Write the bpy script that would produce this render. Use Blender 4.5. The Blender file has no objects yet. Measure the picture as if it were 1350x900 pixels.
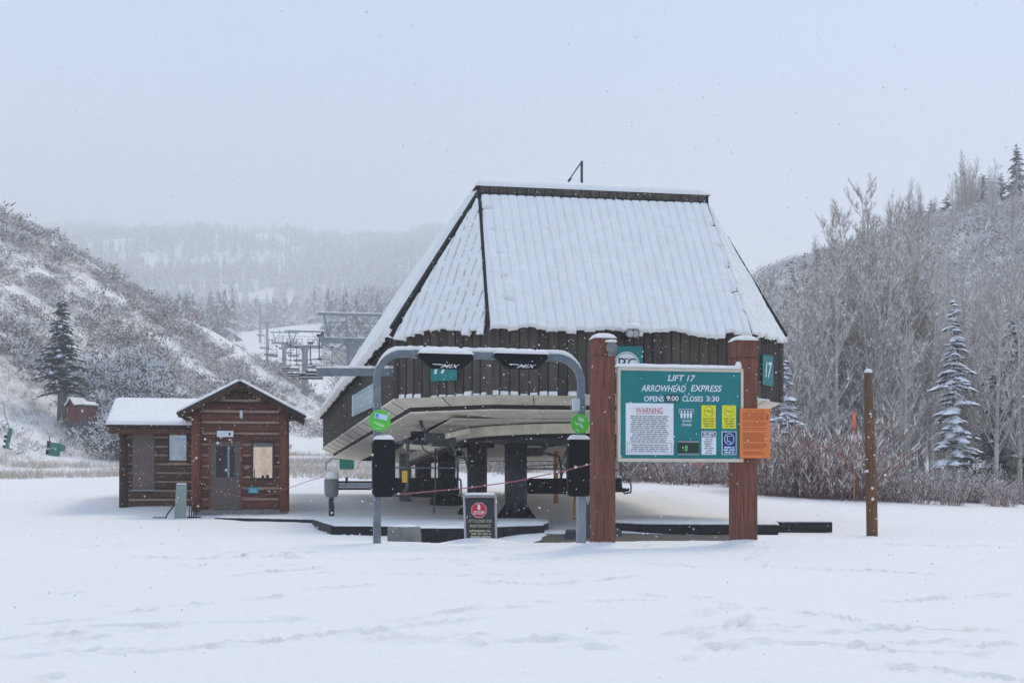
import bpy, math, random
import numpy as np
from mathutils import Vector, Matrix

# ------------------------------------------------------------------ camera, sky, sun, exposure
SC = bpy.context.scene
COL = SC.collection
F, CX, HY, CZ = 1800.0, 675.0, 645.0, 0.85       # focal length (px of a 1350 px wide photo), centre, horizon row, eye height
cam_d = bpy.data.cameras.new("camera")
cam = bpy.data.objects.new("camera", cam_d)
COL.objects.link(cam)
cam.location = (0, 0, CZ)
cam.rotation_euler = (math.radians(90), 0, 0)
cam_d.sensor_width = 36.0
cam_d.lens = 36.0 * F / 1350.0
cam_d.shift_y = (HY - 450.0) / 1350.0
cam_d.clip_start = 0.1
cam_d.clip_end = 6000
SC.camera = cam

SUN_EL, SUN_AZ = math.radians(55), math.radians(28)   # azimuth measured from +Y clockwise
world = bpy.data.worlds.new("World")
SC.world = world
world.use_nodes = True
wn = world.node_tree.nodes
wl = world.node_tree.links
wn.clear()
w_out = wn.new("ShaderNodeOutputWorld")
w_bg = wn.new("ShaderNodeBackground")
w_sky = wn.new("ShaderNodeTexSky")
w_sky.sky_type = 'NISHITA'
w_sky.sun_disc = False
w_sky.sun_elevation = SUN_EL
w_sky.sun_rotation = SUN_AZ
w_sky.air_density = 1.0
w_sky.dust_density = 2.0
w_sky.ozone_density = 1.0
w_mix = wn.new("ShaderNodeMix")
w_mix.data_type = 'RGBA'
w_mix.inputs[0].default_value = 0.84              # thin even cloud deck over the clear sky
w_geo = wn.new("ShaderNodeTexCoord")
w_sep = wn.new("ShaderNodeSeparateXYZ")
w_map = wn.new("ShaderNodeMapRange")               # cloud is palest at the horizon and thins evenly towards the zenith
w_map.interpolation_type = 'SMOOTHSTEP'
w_map.inputs[1].default_value = 0.02
w_map.inputs[2].default_value = 0.36
w_col = wn.new("ShaderNodeMix")
w_col.data_type = 'RGBA'
w_col.inputs[6].default_value = (7.0, 7.2, 7.7, 1)
w_col.inputs[7].default_value = (3.9, 5.45, 8.35, 1)
wl.new(w_geo.outputs["Generated"], w_sep.inputs[0])
wl.new(w_sep.outputs[2], w_map.inputs[0])
wl.new(w_map.outputs[0], w_col.inputs[0])
w_nz = wn.new("ShaderNodeTexNoise")                 # soft unevenness of the cloud deck
w_nz.inputs["Scale"].default_value = 2.6
w_nz.inputs["Detail"].default_value = 4
w_st = wn.new("ShaderNodeMapping")
w_st.inputs["Scale"].default_value = (1, 1, 3.5)
wl.new(w_geo.outputs["Generated"], w_st.inputs[0])
wl.new(w_st.outputs[0], w_nz.inputs[0])
w_nr = wn.new("ShaderNodeMapRange")
w_nr.inputs[1].default_value = 0.25
w_nr.inputs[2].default_value = 0.75
w_nr.inputs[3].default_value = 0.93
w_nr.inputs[4].default_value = 1.07
wl.new(w_nz.outputs[0], w_nr.inputs[0])
w_mul = wn.new("ShaderNodeVectorMath")
w_mul.operation = 'SCALE'
wl.new(w_col.outputs[2], w_mul.inputs[0])
wl.new(w_nr.outputs[0], w_mul.inputs["Scale"])
wl.new(w_mul.outputs[0], w_mix.inputs[7])
wl.new(w_sky.outputs[0], w_mix.inputs[6])
wl.new(w_mix.outputs[2], w_bg.inputs[0])
w_bg.inputs[1].default_value = 0.1
wl.new(w_bg.outputs[0], w_out.inputs[0])

sun_d = bpy.data.lights.new("sun", 'SUN')
sun_d.energy = 1.5
sun_d.angle = math.radians(18)
sun_d.color = (1.0, 0.86, 0.64)
sun = bpy.data.objects.new("sun", sun_d)
COL.objects.link(sun)
sdir = Vector((math.sin(SUN_AZ) * math.cos(SUN_EL), math.cos(SUN_AZ) * math.cos(SUN_EL), math.sin(SUN_EL)))
sun.rotation_euler = sdir.to_track_quat('Z', 'Y').to_euler()
sun.location = (0, -20, 60)

vs = SC.view_settings
vs.view_transform = 'Standard'
vs.look = 'None'
vs.gamma = 1.0
vs.use_curve_mapping = False
vs.exposure = 0.43
SC.render.engine = 'CYCLES'
cy = SC.cycles
cy.use_denoising = True
cy.denoiser = 'OPENIMAGEDENOISE'
cy.max_bounces = 8
cy.diffuse_bounces = 6
cy.glossy_bounces = 2
cy.transmission_bounces = 4
cy.transparent_max_bounces = 8
cy.volume_bounces = 2
cy.use_adaptive_sampling = False
cy.caustics_reflective = False
cy.caustics_refractive = False

rnd = random.Random(17)
R = np.random.default_rng(17)

# ------------------------------------------------------------------ helpers
def tag(o, label=None, cat=None, group=None, kind=None):
    if label: o["label"] = label
    if cat: o["category"] = cat
    if group: o["group"] = group
    if kind: o["kind"] = kind
    return o

def empty(name, loc=(0, 0, 0), rz=0.0, label=None, cat=None, group=None):
    o = bpy.data.objects.new(name, None)
    o.empty_display_size = 0.2
    COL.objects.link(o)
    o.location = loc
    o.rotation_euler = (0, 0, rz)
    return tag(o, label, cat, group)

def link(name, me, parent=None, loc=None, rot=None, scale=None):
    o = bpy.data.objects.new(name, me)
    COL.objects.link(o)
    o.parent = parent
    if loc is not None: o.location = loc
    if rot is not None: o.rotation_euler = rot
    if scale is not None: o.scale = scale
    return o

def copy_tree(o, parent=None):
    c = o.copy()
    COL.objects.link(c)
    c.parent = parent
    for ch in list(o.children):
        copy_tree(ch, c)
    return c

def px2(px, py, Y):
    return Vector(((px - CX) / F * Y, Y, CZ - (py - HY) / F * Y))

class MB:
    """collects faces for one mesh"""
    def __init__(s):
        s.v, s.f, s.mi, s.cur = [], [], [], 0
    def add(s, vs_, fs_):
        n = len(s.v)
        s.v.extend([tuple(p) for p in vs_])
        s.f.extend([tuple(i + n for i in f) for f in fs_])
        s.mi.extend([s.cur] * len(fs_))
        return s
    def box(s, x0, x1, y0, y1, z0, z1, mat=None):
        vs_ = [Vector(p) for p in ((x0, y0, z0), (x1, y0, z0), (x1, y1, z0), (x0, y1, z0), (x0, y0, z1), (x1, y0, z1), (x1, y1, z1), (x0, y1, z1))]
        if mat is not None: vs_ = [mat @ p for p in vs_]
        return s.add(vs_, [(0, 3, 2, 1), (4, 5, 6, 7), (0, 1, 5, 4), (1, 2, 6, 5), (2, 3, 7, 6), (3, 0, 4, 7)])
    def beam(s, p, q, w, h, up=(0, 0, 1)):
        p, q = Vector(p), Vector(q)
        d = (q - p).normalized()
        u = Vector(up)
        a = d.cross(u)
        if a.length < 1e-4: a = d.cross(Vector((1, 0, 0)))
        a.normalize()
        b = a.cross(d)
        vs_ = []
        for e in (p, q):
            for (i, j) in ((-1, -1), (1, -1), (1, 1), (-1, 1)):
                vs_.append(e + a * (i * w / 2) + b * (j * h / 2))
        return s.add(vs_, [(0, 1, 2, 3), (7, 6, 5, 4), (0, 4, 5, 1), (1, 5, 6, 2), (2, 6, 7, 3), (3, 7, 4, 0)])
    def tube(s, pts, r, n=8, cap=True):
        pts = [Vector(p) for p in pts]
        rr = r if isinstance(r, (list, tuple)) else [r] * len(pts)
        vs_, fs_ = [], []
        prev = None
        for i, p in enumerate(pts):
            d = (pts[min(i + 1, len(pts) - 1)] - pts[max(i - 1, 0)]).normalized()
            if prev is None:
                a = d.cross(Vector((0.13, 0.21, 1)))
                if a.length < 1e-3: a = d.cross(Vector((1, 0, 0)))
            else:
                a = prev - d * prev.dot(d)
            a.normalize()
            prev = a
            b = d.cross(a)
            for k in range(n):
                t = 2 * math.pi * (k + 0.5) / n
                vs_.append(p + (a * math.cos(t) + b * math.sin(t)) * rr[i])
        for i in range(len(pts) - 1):
            for k in range(n):
                k2 = (k + 1) % n
                fs_.append((i * n + k, i * n + k2, (i + 1) * n + k2, (i + 1) * n + k))
        if cap:
            fs_.append(tuple(range(n))[::-1])
            m = (len(pts) - 1) * n
            fs_.append(tuple(m + k for k in range(n)))
        return s.add(vs_, fs_)
    def lathe(s, prof, n=16, c=(0, 0, 0), axis='z', off=0.0):
        vs_, fs_ = [], []
        for (r, z) in prof:
            for k in range(n):
                t = 2 * math.pi * k / n + off
                x, y = r * math.cos(t), r * math.sin(t)
                p = (x, y, z) if axis == 'z' else ((x, z, y) if axis == 'y' else (z, x, y))
                vs_.append((p[0] + c[0], p[1] + c[1], p[2] + c[2]))
        for i in range(len(prof) - 1):
            for k in range(n):
                k2 = (k + 1) % n
                fs_.append((i * n + k, i * n + k2, (i + 1) * n + k2, (i + 1) * n + k))
        fs_.append(tuple(range(n))[::-1])
        m = (len(prof) - 1) * n
        fs_.append(tuple(m + k for k in range(n)))
        return s.add(vs_, fs_)
    def prism(s, poly, z0, z1):
        n = len(poly)
        vs_ = [(p[0], p[1], z0) for p in poly] + [(p[0], p[1], z1) for p in poly]
        fs_ = [tuple(range(n))[::-1], tuple(range(n, 2 * n))] + [(i, (i + 1) % n, n + (i + 1) % n, n + i) for i in range(n)]
        return s.add(vs_, fs_)
    def xprism(s, poly, y0, y1):            # polygon in x-z, extruded along y
        n = len(poly)
        vs_ = [(p[0], y0, p[1]) for p in poly] + [(p[0], y1, p[1]) for p in poly]
        fs_ = [tuple(range(n)), tuple(range(n, 2 * n))[::-1]] + [(i, n + i, n + (i + 1) % n, (i + 1) % n) for i in range(n)]
        return s.add(vs_, fs_)
    def yprism(s, poly, x0, x1):            # polygon in y-z, extruded along x
        n = len(poly)
        vs_ = [(x0, p[0], p[1]) for p in poly] + [(x1, p[0], p[1]) for p in poly]
        fs_ = [tuple(range(n))[::-1], tuple(range(n, 2 * n))] + [(i, (i + 1) % n, n + (i + 1) % n, n + i) for i in range(n)]
        return s.add(vs_, fs_)
    def quad(s, a, b, c, d):
        return s.add([a, b, c, d], [(0, 1, 2, 3)])
    def mesh(s, name, mats, smooth=False):
        me = bpy.data.meshes.new(name)
        me.from_pydata(s.v, [], s.f)
        for m in (mats if isinstance(mats, (list, tuple)) else [mats]):
            me.materials.append(m)
        if any(s.mi): me.polygons.foreach_set("material_index", s.mi)
        if smooth: me.polygons.foreach_set("use_smooth", [True] * len(s.f))
        me.update()
        return me
    def build(s, name, mats, parent=None, smooth=False, bevel=0.0, loc=None, rot=None):
        o = link(name, s.mesh(name, mats, smooth), parent, loc, rot)
        if bevel:
            b = o.modifiers.new("bevel", 'BEVEL')
            b.width = bevel
            b.segments = 2
            b.limit_method = 'ANGLE'
        return o

def np_mesh(name, verts, faces, mats, mi=None, smooth=False, col=None):
    """verts (n,3), faces (m,k) with one k"""
    verts = np.ascontiguousarray(verts, dtype=np.float32)
    faces = np.ascontiguousarray(faces, dtype=np.int32)
    me = bpy.data.meshes.new(name)
    k = faces.shape[1]
    me.vertices.add(len(verts))
    me.vertices.foreach_set("co", verts.ravel())
    me.loops.add(faces.size)
    me.loops.foreach_set("vertex_index", faces.ravel())
    me.polygons.add(len(faces))
    me.polygons.foreach_set("loop_start", np.arange(0, faces.size, k, dtype=np.int32))
    me.polygons.foreach_set("loop_total", np.full(len(faces), k, dtype=np.int32))
    for m in (mats if isinstance(mats, (list, tuple)) else [mats]): me.materials.append(m)
    if mi is not None: me.polygons.foreach_set("material_index", np.asarray(mi, dtype=np.int32))
    if smooth: me.polygons.foreach_set("use_smooth", np.ones(len(faces), dtype=bool))
    if col is not None:
        at = me.color_attributes.new("Col", 'FLOAT_COLOR', 'POINT')
        c4 = np.ones((len(verts), 4), dtype=np.float32)
        c4[:, :3] = col
        at.data.foreach_set("color", c4.ravel())
    me.update(calc_edges=True)
    return me

def hash2(ix, iy, seed):
    h = (ix.astype(np.int64) * 374761393 + iy.astype(np.int64) * 668265263 + seed * 1442695041) & 0xFFFFFFFF
    h = ((h ^ (h >> 13)) * 1274126177) & 0xFFFFFFFF
    return ((h ^ (h >> 16)) & 0xFFFF) / 65535.0

def vnoise(x, y, seed=0):
    x, y = np.asarray(x, float), np.asarray(y, float)
    ix, iy = np.floor(x), np.floor(y)
    fx, fy = x - ix, y - iy
    fx, fy = fx * fx * (3 - 2 * fx), fy * fy * (3 - 2 * fy)
    a, b = hash2(ix, iy, seed), hash2(ix + 1, iy, seed)
    c, d = hash2(ix, iy + 1, seed), hash2(ix + 1, iy + 1, seed)
    return (a * (1 - fx) + b * fx) * (1 - fy) + (c * (1 - fx) + d * fx) * fy

def fbm(x, y, seed=0, o=4):
    s, a, t = 0, 1.0, 0
    for i in range(o):
        s = s + a * vnoise(np.asarray(x) * 2 ** i, np.asarray(y) * 2 ** i, seed + i)
        t += a
        a *= 0.5
    return s / t

# ------------------------------------------------------------------ materials
def mat(name, col, rough=0.6, metal=0.0, var=0.18, scale=6.0, stretch=(1, 1, 1), bump=0.15, bscale=40.0, snow=0.0, objrand=0.0, spec=0.4, col2=None, emit=None):
    m = bpy.data.materials.new(name)
    m.use_nodes = True
    nt = m.node_tree
    N, L = nt.nodes, nt.links
    bs = N["Principled BSDF"]
    bs.inputs["Roughness"].default_value = rough
    bs.inputs["Metallic"].default_value = metal
    bs.inputs["Specular IOR Level"].default_value = spec
    tc = N.new("ShaderNodeTexCoord")
    mp = N.new("ShaderNodeMapping")
    mp.inputs["Scale"].default_value = stretch
    L.new(tc.outputs["Object"], mp.inputs[0])
    vec = mp.outputs[0]
    if objrand:
        oi = N.new("ShaderNodeObjectInfo")
        ad = N.new("ShaderNodeVectorMath")
        ad.operation = 'MULTIPLY_ADD'
        cmb = N.new("ShaderNodeCombineXYZ")
        for k in range(3): L.new(oi.outputs["Random"], cmb.inputs[k])
        L.new(cmb.outputs[0], ad.inputs[0])
        ad.inputs[1].default_value = (37, 53, 71)
        L.new(mp.outputs[0], ad.inputs[2])
        vec = ad.outputs[0]
    nz = N.new("ShaderNodeTexNoise")
    nz.inputs["Scale"].default_value = scale
    nz.inputs["Detail"].default_value = 5
    nz.inputs["Roughness"].default_value = 0.65
    L.new(vec, nz.inputs[0])
    rp = N.new("ShaderNodeValToRGB")
    c2 = col2 if col2 else tuple(min(1, c * (1 + var)) for c in col)
    rp.color_ramp.elements[0].position = 0.3
    rp.color_ramp.elements[1].position = 0.7
    rp.color_ramp.elements[0].color = (*[c * (1 - var) for c in col], 1)
    rp.color_ramp.elements[1].color = (*c2, 1)
    L.new(nz.outputs[0], rp.inputs[0])
    cout = rp.outputs[0]
    if objrand:
        hs = N.new("ShaderNodeHueSaturation")
        mr = N.new("ShaderNodeMapRange")
        mr.inputs[3].default_value = 1 - objrand
        mr.inputs[4].default_value = 1 + objrand
        L.new(oi.outputs["Random"], mr.inputs[0])
        L.new(mr.outputs[0], hs.inputs["Value"])
        L.new(cout, hs.inputs["Color"])
        cout = hs.outputs[0]
    if snow:
        ge = N.new("ShaderNodeNewGeometry")
        sp = N.new("ShaderNodeSeparateXYZ")
        L.new(ge.outputs["Normal"], sp.inputs[0])
        n2 = N.new("ShaderNodeTexNoise")
        n2.inputs["Scale"].default_value = 9
        n2.inputs["Detail"].default_value = 4
        L.new(tc.outputs["Object"], n2.inputs[0])
        ma = N.new("ShaderNodeMath")
        ma.operation = 'MULTIPLY_ADD'
        L.new(n2.outputs[0], ma.inputs[0])
        ma.inputs[1].default_value = 1.2
        L.new(sp.outputs[2], ma.inputs[2])
        mr2 = N.new("ShaderNodeMapRange")
        mr2.inputs[1].default_value = 1.75 - snow
        mr2.inputs[2].default_value = 1.9 - snow
        L.new(ma.outputs[0], mr2.inputs[0])
        mx = N.new("ShaderNodeMix")
        mx.data_type = 'RGBA'
        L.new(mr2.outputs[0], mx.inputs[0])
        L.new(cout, mx.inputs[6])
        mx.inputs[7].default_value = (0.8, 0.82, 0.86, 1)
        cout = mx.outputs[2]
    L.new(cout, bs.inputs["Base Color"])
    if bump:
        nb = N.new("ShaderNodeTexNoise")
        nb.inputs["Scale"].default_value = bscale
        nb.inputs["Detail"].default_value = 4
        L.new(vec, nb.inputs[0])
        bp = N.new("ShaderNodeBump")
        bp.inputs["Strength"].default_value = bump
        bp.inputs["Distance"].default_value = 0.02
        L.new(nb.outputs[0], bp.inputs["Height"])
        L.new(bp.outputs[0], bs.inputs["Normal"])
    if emit:
        bs.inputs["Emission Color"].default_value = (*emit[:3], 1)
        bs.inputs["Emission Strength"].default_value = emit[3]
    return m

def attr_mat(name, rough=0.85):
    m = bpy.data.materials.new(name)
    m.use_nodes = True
    N, L = m.node_tree.nodes, m.node_tree.links
    at = N.new("ShaderNodeAttribute")
    at.attribute_name = "Col"
    L.new(at.outputs["Color"], N["Principled BSDF"].inputs["Base Color"])
    N["Principled BSDF"].inputs["Roughness"].default_value = rough
    N["Principled BSDF"].inputs["Specular IOR Level"].default_value = 0.15
    return m

SNOW = mat("snow", (0.83, 0.81, 0.775), rough=0.75, var=0.03, scale=3, bump=0.25, bscale=14, spec=0.25, col2=(0.86, 0.845, 0.81))
BOARD = mat("weathered dark board", (0.082, 0.068, 0.056), rough=0.85, var=0.35, scale=5, stretch=(6, 6, 0.5), bump=0.5, bscale=18, objrand=0.28, spec=0.2)
DARKTRIM = mat("dark stained trim", (0.032, 0.028, 0.025), rough=0.8, var=0.3, scale=8, bump=0.3, spec=0.2)
BEIGE = mat("beige painted metal soffit", (0.68, 0.61, 0.48), rough=0.55, var=0.2, scale=2.2, bump=0.06, bscale=20)
BEIGE2 = mat("darker beige soffit", (0.56, 0.5, 0.41), rough=0.6, var=0.28, scale=1.8, bump=0.06, bscale=20)  # darker, more mottled beige for the inner flat panels
STEEL = mat("grey blue painted steel", (0.16, 0.185, 0.21), rough=0.5, var=0.32, scale=5, bump=0.06, snow=0.1, metal=0.0)
GALV = mat("weathered galvanised steel", (0.25, 0.29, 0.32), rough=0.5, var=0.15, scale=5, bump=0.05, metal=0.1)
COLUMN = mat("dark charcoal column paint", (0.038, 0.039, 0.044), rough=0.42, var=0.45, scale=4, bump=0.15, objrand=0.2, spec=0.25)
BLACK = mat("black rubber", (0.009, 0.009, 0.01), rough=0.6, var=0.3, scale=7, bump=0.2, bscale=25, spec=0.15)
BLACKPAD = mat("black antenna housing", (0.009, 0.009, 0.011), rough=0.6, var=0.35, scale=5, bump=0.3, bscale=60, spec=0.12)
REDWOOD = mat("redwood stained timber", (0.2, 0.078, 0.05), rough=0.75, var=0.5, scale=4, stretch=(9, 9, 0.5), bump=0.8, bscale=20, spec=0.25, objrand=0.08)
REDWOOD2 = mat("dull redwood timber", (0.17, 0.085, 0.065), rough=0.8, var=0.2, scale=4, stretch=(7, 7, 0.6), bump=0.3, bscale=20, spec=0.2)
LOG = mat("red brown log", (0.125, 0.045, 0.029), rough=0.75, var=0.4, scale=3, stretch=(0.5, 6, 6), bump=0.5, bscale=16, objrand=0.3, spec=0.2)
LOGV = mat("red brown log post", (0.18, 0.058, 0.037), rough=0.75, var=0.35, scale=3, stretch=(6, 6, 0.5), bump=0.5, bscale=16, objrand=0.12, spec=0.2)
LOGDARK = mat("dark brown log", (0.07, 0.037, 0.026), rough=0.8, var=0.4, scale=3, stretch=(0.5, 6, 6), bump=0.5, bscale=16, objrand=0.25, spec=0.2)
CHINK = mat("tan chinking", (0.72, 0.52, 0.4), rough=0.9, var=0.15, scale=12, bump=0.3)
DOORBROWN = mat("grey brown door paint", (0.13, 0.095, 0.082), rough=0.6, var=0.14, scale=6, bump=0.05)
EAVE = mat("dark eave timber", (0.038, 0.024, 0.018), rough=0.8, var=0.3, scale=6, bump=0.3, spec=0.2)
CONC = mat("grey concrete", (0.2, 0.195, 0.18), rough=0.9, var=0.25, scale=6, bump=0.5, bscale=30, snow=0.0)
CONCD = mat("dark wet concrete", (0.075, 0.075, 0.078), rough=0.8, var=0.3, scale=5, bump=0.4, bscale=30)
DECKBLACK = mat("black deck edge timber", (0.012, 0.011, 0.011), rough=0.8, var=0.4, scale=5, bump=0.5, bscale=22)
GRAVEL = mat("brown grey gravel", (0.1, 0.085, 0.066), rough=0.95, var=0.6, scale=22, bump=1.0, bscale=35)
TEAL = mat("teal sign paint", (0.0, 0.185, 0.185), rough=0.5, var=0.08, scale=3, bump=0.02)
TEALPALE = mat("faded pale teal sign", (0.3, 0.42, 0.43), rough=0.5, var=0.12, scale=4, bump=0.02)
WHITE = mat("white paint", (0.78, 0.79, 0.8), rough=0.5, var=0.03, scale=4, bump=0.0)
OFFWHITE = mat("off white grey print", (0.55, 0.6, 0.62), rough=0.5, var=0.06, scale=4, bump=0.0)
CREAM = mat("cream frame paint", (0.62, 0.55, 0.44), rough=0.55, var=0.1, scale=6, bump=0.05)
INK = mat("dark grey ink", (0.13, 0.13, 0.15), rough=0.6, var=0.1, bump=0)
INKBLACK = mat("black ink", (0.02, 0.02, 0.02), rough=0.6, var=0.1, bump=0)
REDINK = mat("red ink", (0.5, 0.035, 0.05), rough=0.5, var=0.05, bump=0)
YELLOW = mat("yellow notice", (0.76, 0.71, 0.02), rough=0.5, var=0.04, bump=0)
OLIVE = mat("olive ink on yellow", (0.3, 0.28, 0.03), rough=0.5, var=0.04, bump=0)
NAVY = mat("navy notice", (0.012, 0.035, 0.15), rough=0.5, var=0.06, bump=0)
ORANGE = mat("orange notice", (0.75, 0.2, 0.045), rough=0.5, var=0.06, bump=0.02)
ORANGEINK = mat("brown ink on orange", (0.36, 0.085, 0.02), rough=0.5, var=0.06, bump=0)
GREEN = mat("bright green disc", (0.1, 0.53, 0.045), rough=0.45, var=0.05, bump=0)
GREENPALE = mat("pale green print", (0.45, 0.78, 0.4), rough=0.5, var=0.05, bump=0)
SKYBLUE = mat("light blue label", (0.5, 0.68, 0.86), rough=0.5, var=0.05, bump=0)
BLUEINK = mat("blue print", (0.1, 0.28, 0.7), rough=0.5, var=0.05, bump=0)
LEDDARK = mat("dark green display glass", (0.004, 0.03, 0.012), rough=0.25, var=0.4, scale=3, bump=0)
LEDON = mat("lit green digit", (0.05, 0.4, 0.12), rough=0.4, bump=0, emit=(0.08, 0.7, 0.2, 0.5))
STOPRED = mat("stop sign red", (0.62, 0.025, 0.04), rough=0.45, var=0.06, bump=0)
SIGNBLACK = mat("charcoal sign panel", (0.035, 0.035, 0.038), rough=0.5, var=0.12, bump=0.03)
KHAKI = mat("khaki lettering", (0.5, 0.45, 0.28), rough=0.6, var=0.12, bump=0)
ALU = mat("grey aluminium frame", (0.42, 0.42, 0.44), rough=0.45, metal=0.3, var=0.1, bump=0.03)
SAGE = mat("grey green utility paint", (0.26, 0.32, 0.28), rough=0.55, var=0.12, scale=4, bump=0.05, snow=0.05)
GREENPAD = mat("dark green padding", (0.008, 0.17, 0.11), rough=0.6, var=0.2, scale=5, bump=0.2)
POLEWOOD = mat("weathered brown pole", (0.16, 0.085, 0.045), rough=0.85, var=0.45, scale=4, stretch=(6, 6, 0.4), bump=0.5, bscale=18, spec=0.15)
ORANGEPOST = mat("orange tan post", (0.55, 0.24, 0.09), rough=0.6, var=0.15, bump=0.1)
ROPE = mat("faded pink red rope", (0.36, 0.12, 0.13), rough=0.8, var=0.2, bump=0)
REDFLAG = mat("orange red marker", (0.8, 0.13, 0.06), rough=0.6, var=0.1, bump=0)
YELLOWTAG = mat("yellow orange tag", (0.75, 0.42, 0.02), rough=0.5, var=0.06, bump=0)
LAMPGREY = mat("grey lamp glass", (0.45, 0.46, 0.47), rough=0.3, var=0.1, bump=0)
GREYPLASTIC = mat("grey brown plastic", (0.2, 0.19, 0.18), rough=0.55, var=0.15, bump=0.05)
GLASSDARK = mat("dark window glass", (0.012, 0.014, 0.016), rough=0.12, var=0.5, scale=3, bump=0, spec=0.3)
GLASSBLUE = mat("reflecting window glass", (0.30, 0.37, 0.43), rough=0.08, metal=0.75, var=0.25, scale=2, bump=0.0)
GLASSTAN = mat("tan glass with painted reflection", (0.62, 0.5, 0.4), rough=0.1, metal=0.9, var=0.3, scale=2.5, bump=0.0)  # tan tint and patches stand in for reflected snow and grass
REDSHED = mat("red shed boards", (0.13, 0.04, 0.028), rough=0.8, var=0.25, bump=0.3)
TOWER = mat("haze paled tower steel", (0.22, 0.25, 0.28), rough=0.5, var=0.15, scale=3, bump=0.04, snow=0.1)  # lighter than the near steel: distance haze put into the colour
BARK = mat("grey brown bark", (0.13, 0.105, 0.09), rough=0.9, var=0.35, scale=6, stretch=(4, 4, 0.7), bump=0.6, bscale=20)
BARKPALE = mat("pale aspen bark", (0.47, 0.43, 0.37), rough=0.85, var=0.35, scale=3, stretch=(1, 1, 2.5), bump=0.2)
FOLIAGE = attr_mat("twigs and frost")
GRASSM = attr_mat("dry grass blades")

# ------------------------------------------------------------------ lettering
def text_mesh(s, x0, x1, z0, z1, y=-0.004, shear=0.0, rot=0.0, bold=0.0):
    """mesh of a word fitted to a box in the x-z plane, facing -y"""
    cu = bpy.data.curves.new("lettering", 'FONT')
    cu.body = s
    cu.shear = shear
    cu.resolution_u = 3
    cu.offset = bold
    o = bpy.data.objects.new("lettering", cu)
    me = bpy.data.meshes.new_from_object(o)
    n = len(me.vertices)
    co = np.empty(n * 3, dtype=np.float32)
    me.vertices.foreach_get("co", co)
    co = co.reshape(-1, 3)
    mn, mx = co.min(0), co.max(0)
    u = (co[:, 0] - mn[0]) / max(1e-6, mx[0] - mn[0]) - 0.5
    v = (co[:, 1] - mn[1]) / max(1e-6, mx[1] - mn[1]) - 0.5
    xx, zz = u * (x1 - x0), v * (z1 - z0)
    c, s_ = math.cos(rot), math.sin(rot)
    out = np.stack([(x0 + x1) / 2 + xx * c - zz * s_, np.full(n, y), (z0 + z1) / 2 + xx * s_ + zz * c], 1)
    fs_ = [tuple(p.vertices) for p in me.polygons]
    bpy.data.objects.remove(o)
    bpy.data.curves.remove(cu)
    bpy.data.meshes.remove(me)
    return [tuple(map(float, p)) for p in out], fs_

def word(mb, s, x0, x1, z0, z1, **k):
    mb.add(*text_mesh(s, x0, x1, z0, z1, **k))

def fine_print(mb, x0, x1, z0, z1, n, fill=0.55, y=-0.004, seed=1, ragged=0.08, centre=True):
    """rows of word-sized marks for print too small to read"""
    q = random.Random(seed)
    p = (z1 - z0) / n
    for i in range(n):
        zt = z1 - i * p - p * (1 - fill) / 2
        zb = zt - p * fill
        w = (x1 - x0)
        a = x0 + (q.random() * ragged * w if centre else 0)
        e = x1 - q.random() * ragged * w * (1 if centre else 3)
        x = a
        while x < e:
            l = p * q.uniform(1.2, 4.0)
            xe = min(e, x + l)
            mb.quad((x, y, zb), (xe, y, zb), (xe, y, zt), (x, y, zt))
            x = xe + p * 0.45

def ring(mb, cx_, cz_, rx, rz_, w, y=-0.004, n=28):
    for k in range(n):
        a, b = 2 * math.pi * k / n, 2 * math.pi * (k + 1) / n
        mb.quad((cx_ + (rx - w) * math.cos(a), y, cz_ + (rz_ - w) * math.sin(a)), (cx_ + rx * math.cos(a), y, cz_ + rz_ * math.sin(a)),
                (cx_ + rx * math.cos(b), y, cz_ + rz_ * math.sin(b)), (cx_ + (rx - w) * math.cos(b), y, cz_ + (rz_ - w) * math.sin(b)))

def disc(mb, cx_, cz_, rx, rz_, y=-0.004, n=28, off=0.0):
    mb.add([(cx_ + rx * math.cos(2 * math.pi * k / n + off), y, cz_ + rz_ * math.sin(2 * math.pi * k / n + off)) for k in range(n)], [tuple(range(n))])

def stroke(mb, pts, w, y=-0.004):
    for (a, b) in zip(pts[:-1], pts[1:]):
        d = math.hypot(b[0] - a[0], b[1] - a[1]) or 1e-6
        nx, nz = -(b[1] - a[1]) / d * w / 2, (b[0] - a[0]) / d * w / 2
        mb.quad((a[0] - nx, y, a[1] - nz), (b[0] - nx, y, b[1] - nz), (b[0] + nx, y, b[1] + nz), (a[0] + nx, y, a[1] + nz))
# ------------------------------------------------------------------ terrain
PY = np.array([-400, -20, 0, 8, 14, 21, 26, 33, 41, 46, 55, 70, 90, 120, 180, 260, 330, 420, 520, 640, 780, 950, 1150, 1400, 1650, 1850, 2100, 2400, 4000], float)
PZ = np.array([-1.3, -0.8, -0.62, -0.4, -0.16, 0.0, -0.12, -0.12, 0.09, 0.42, 0.86, 1.45, 2.5, 4.2, 8.0, 16.5, 26, 40, 55, 73, 93, 118, 156, 210, 268, 318, 376, 446, 460])

def softplus(u, k):
    return np.logaddexp(0, np.asarray(u, float) / k) * k

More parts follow.
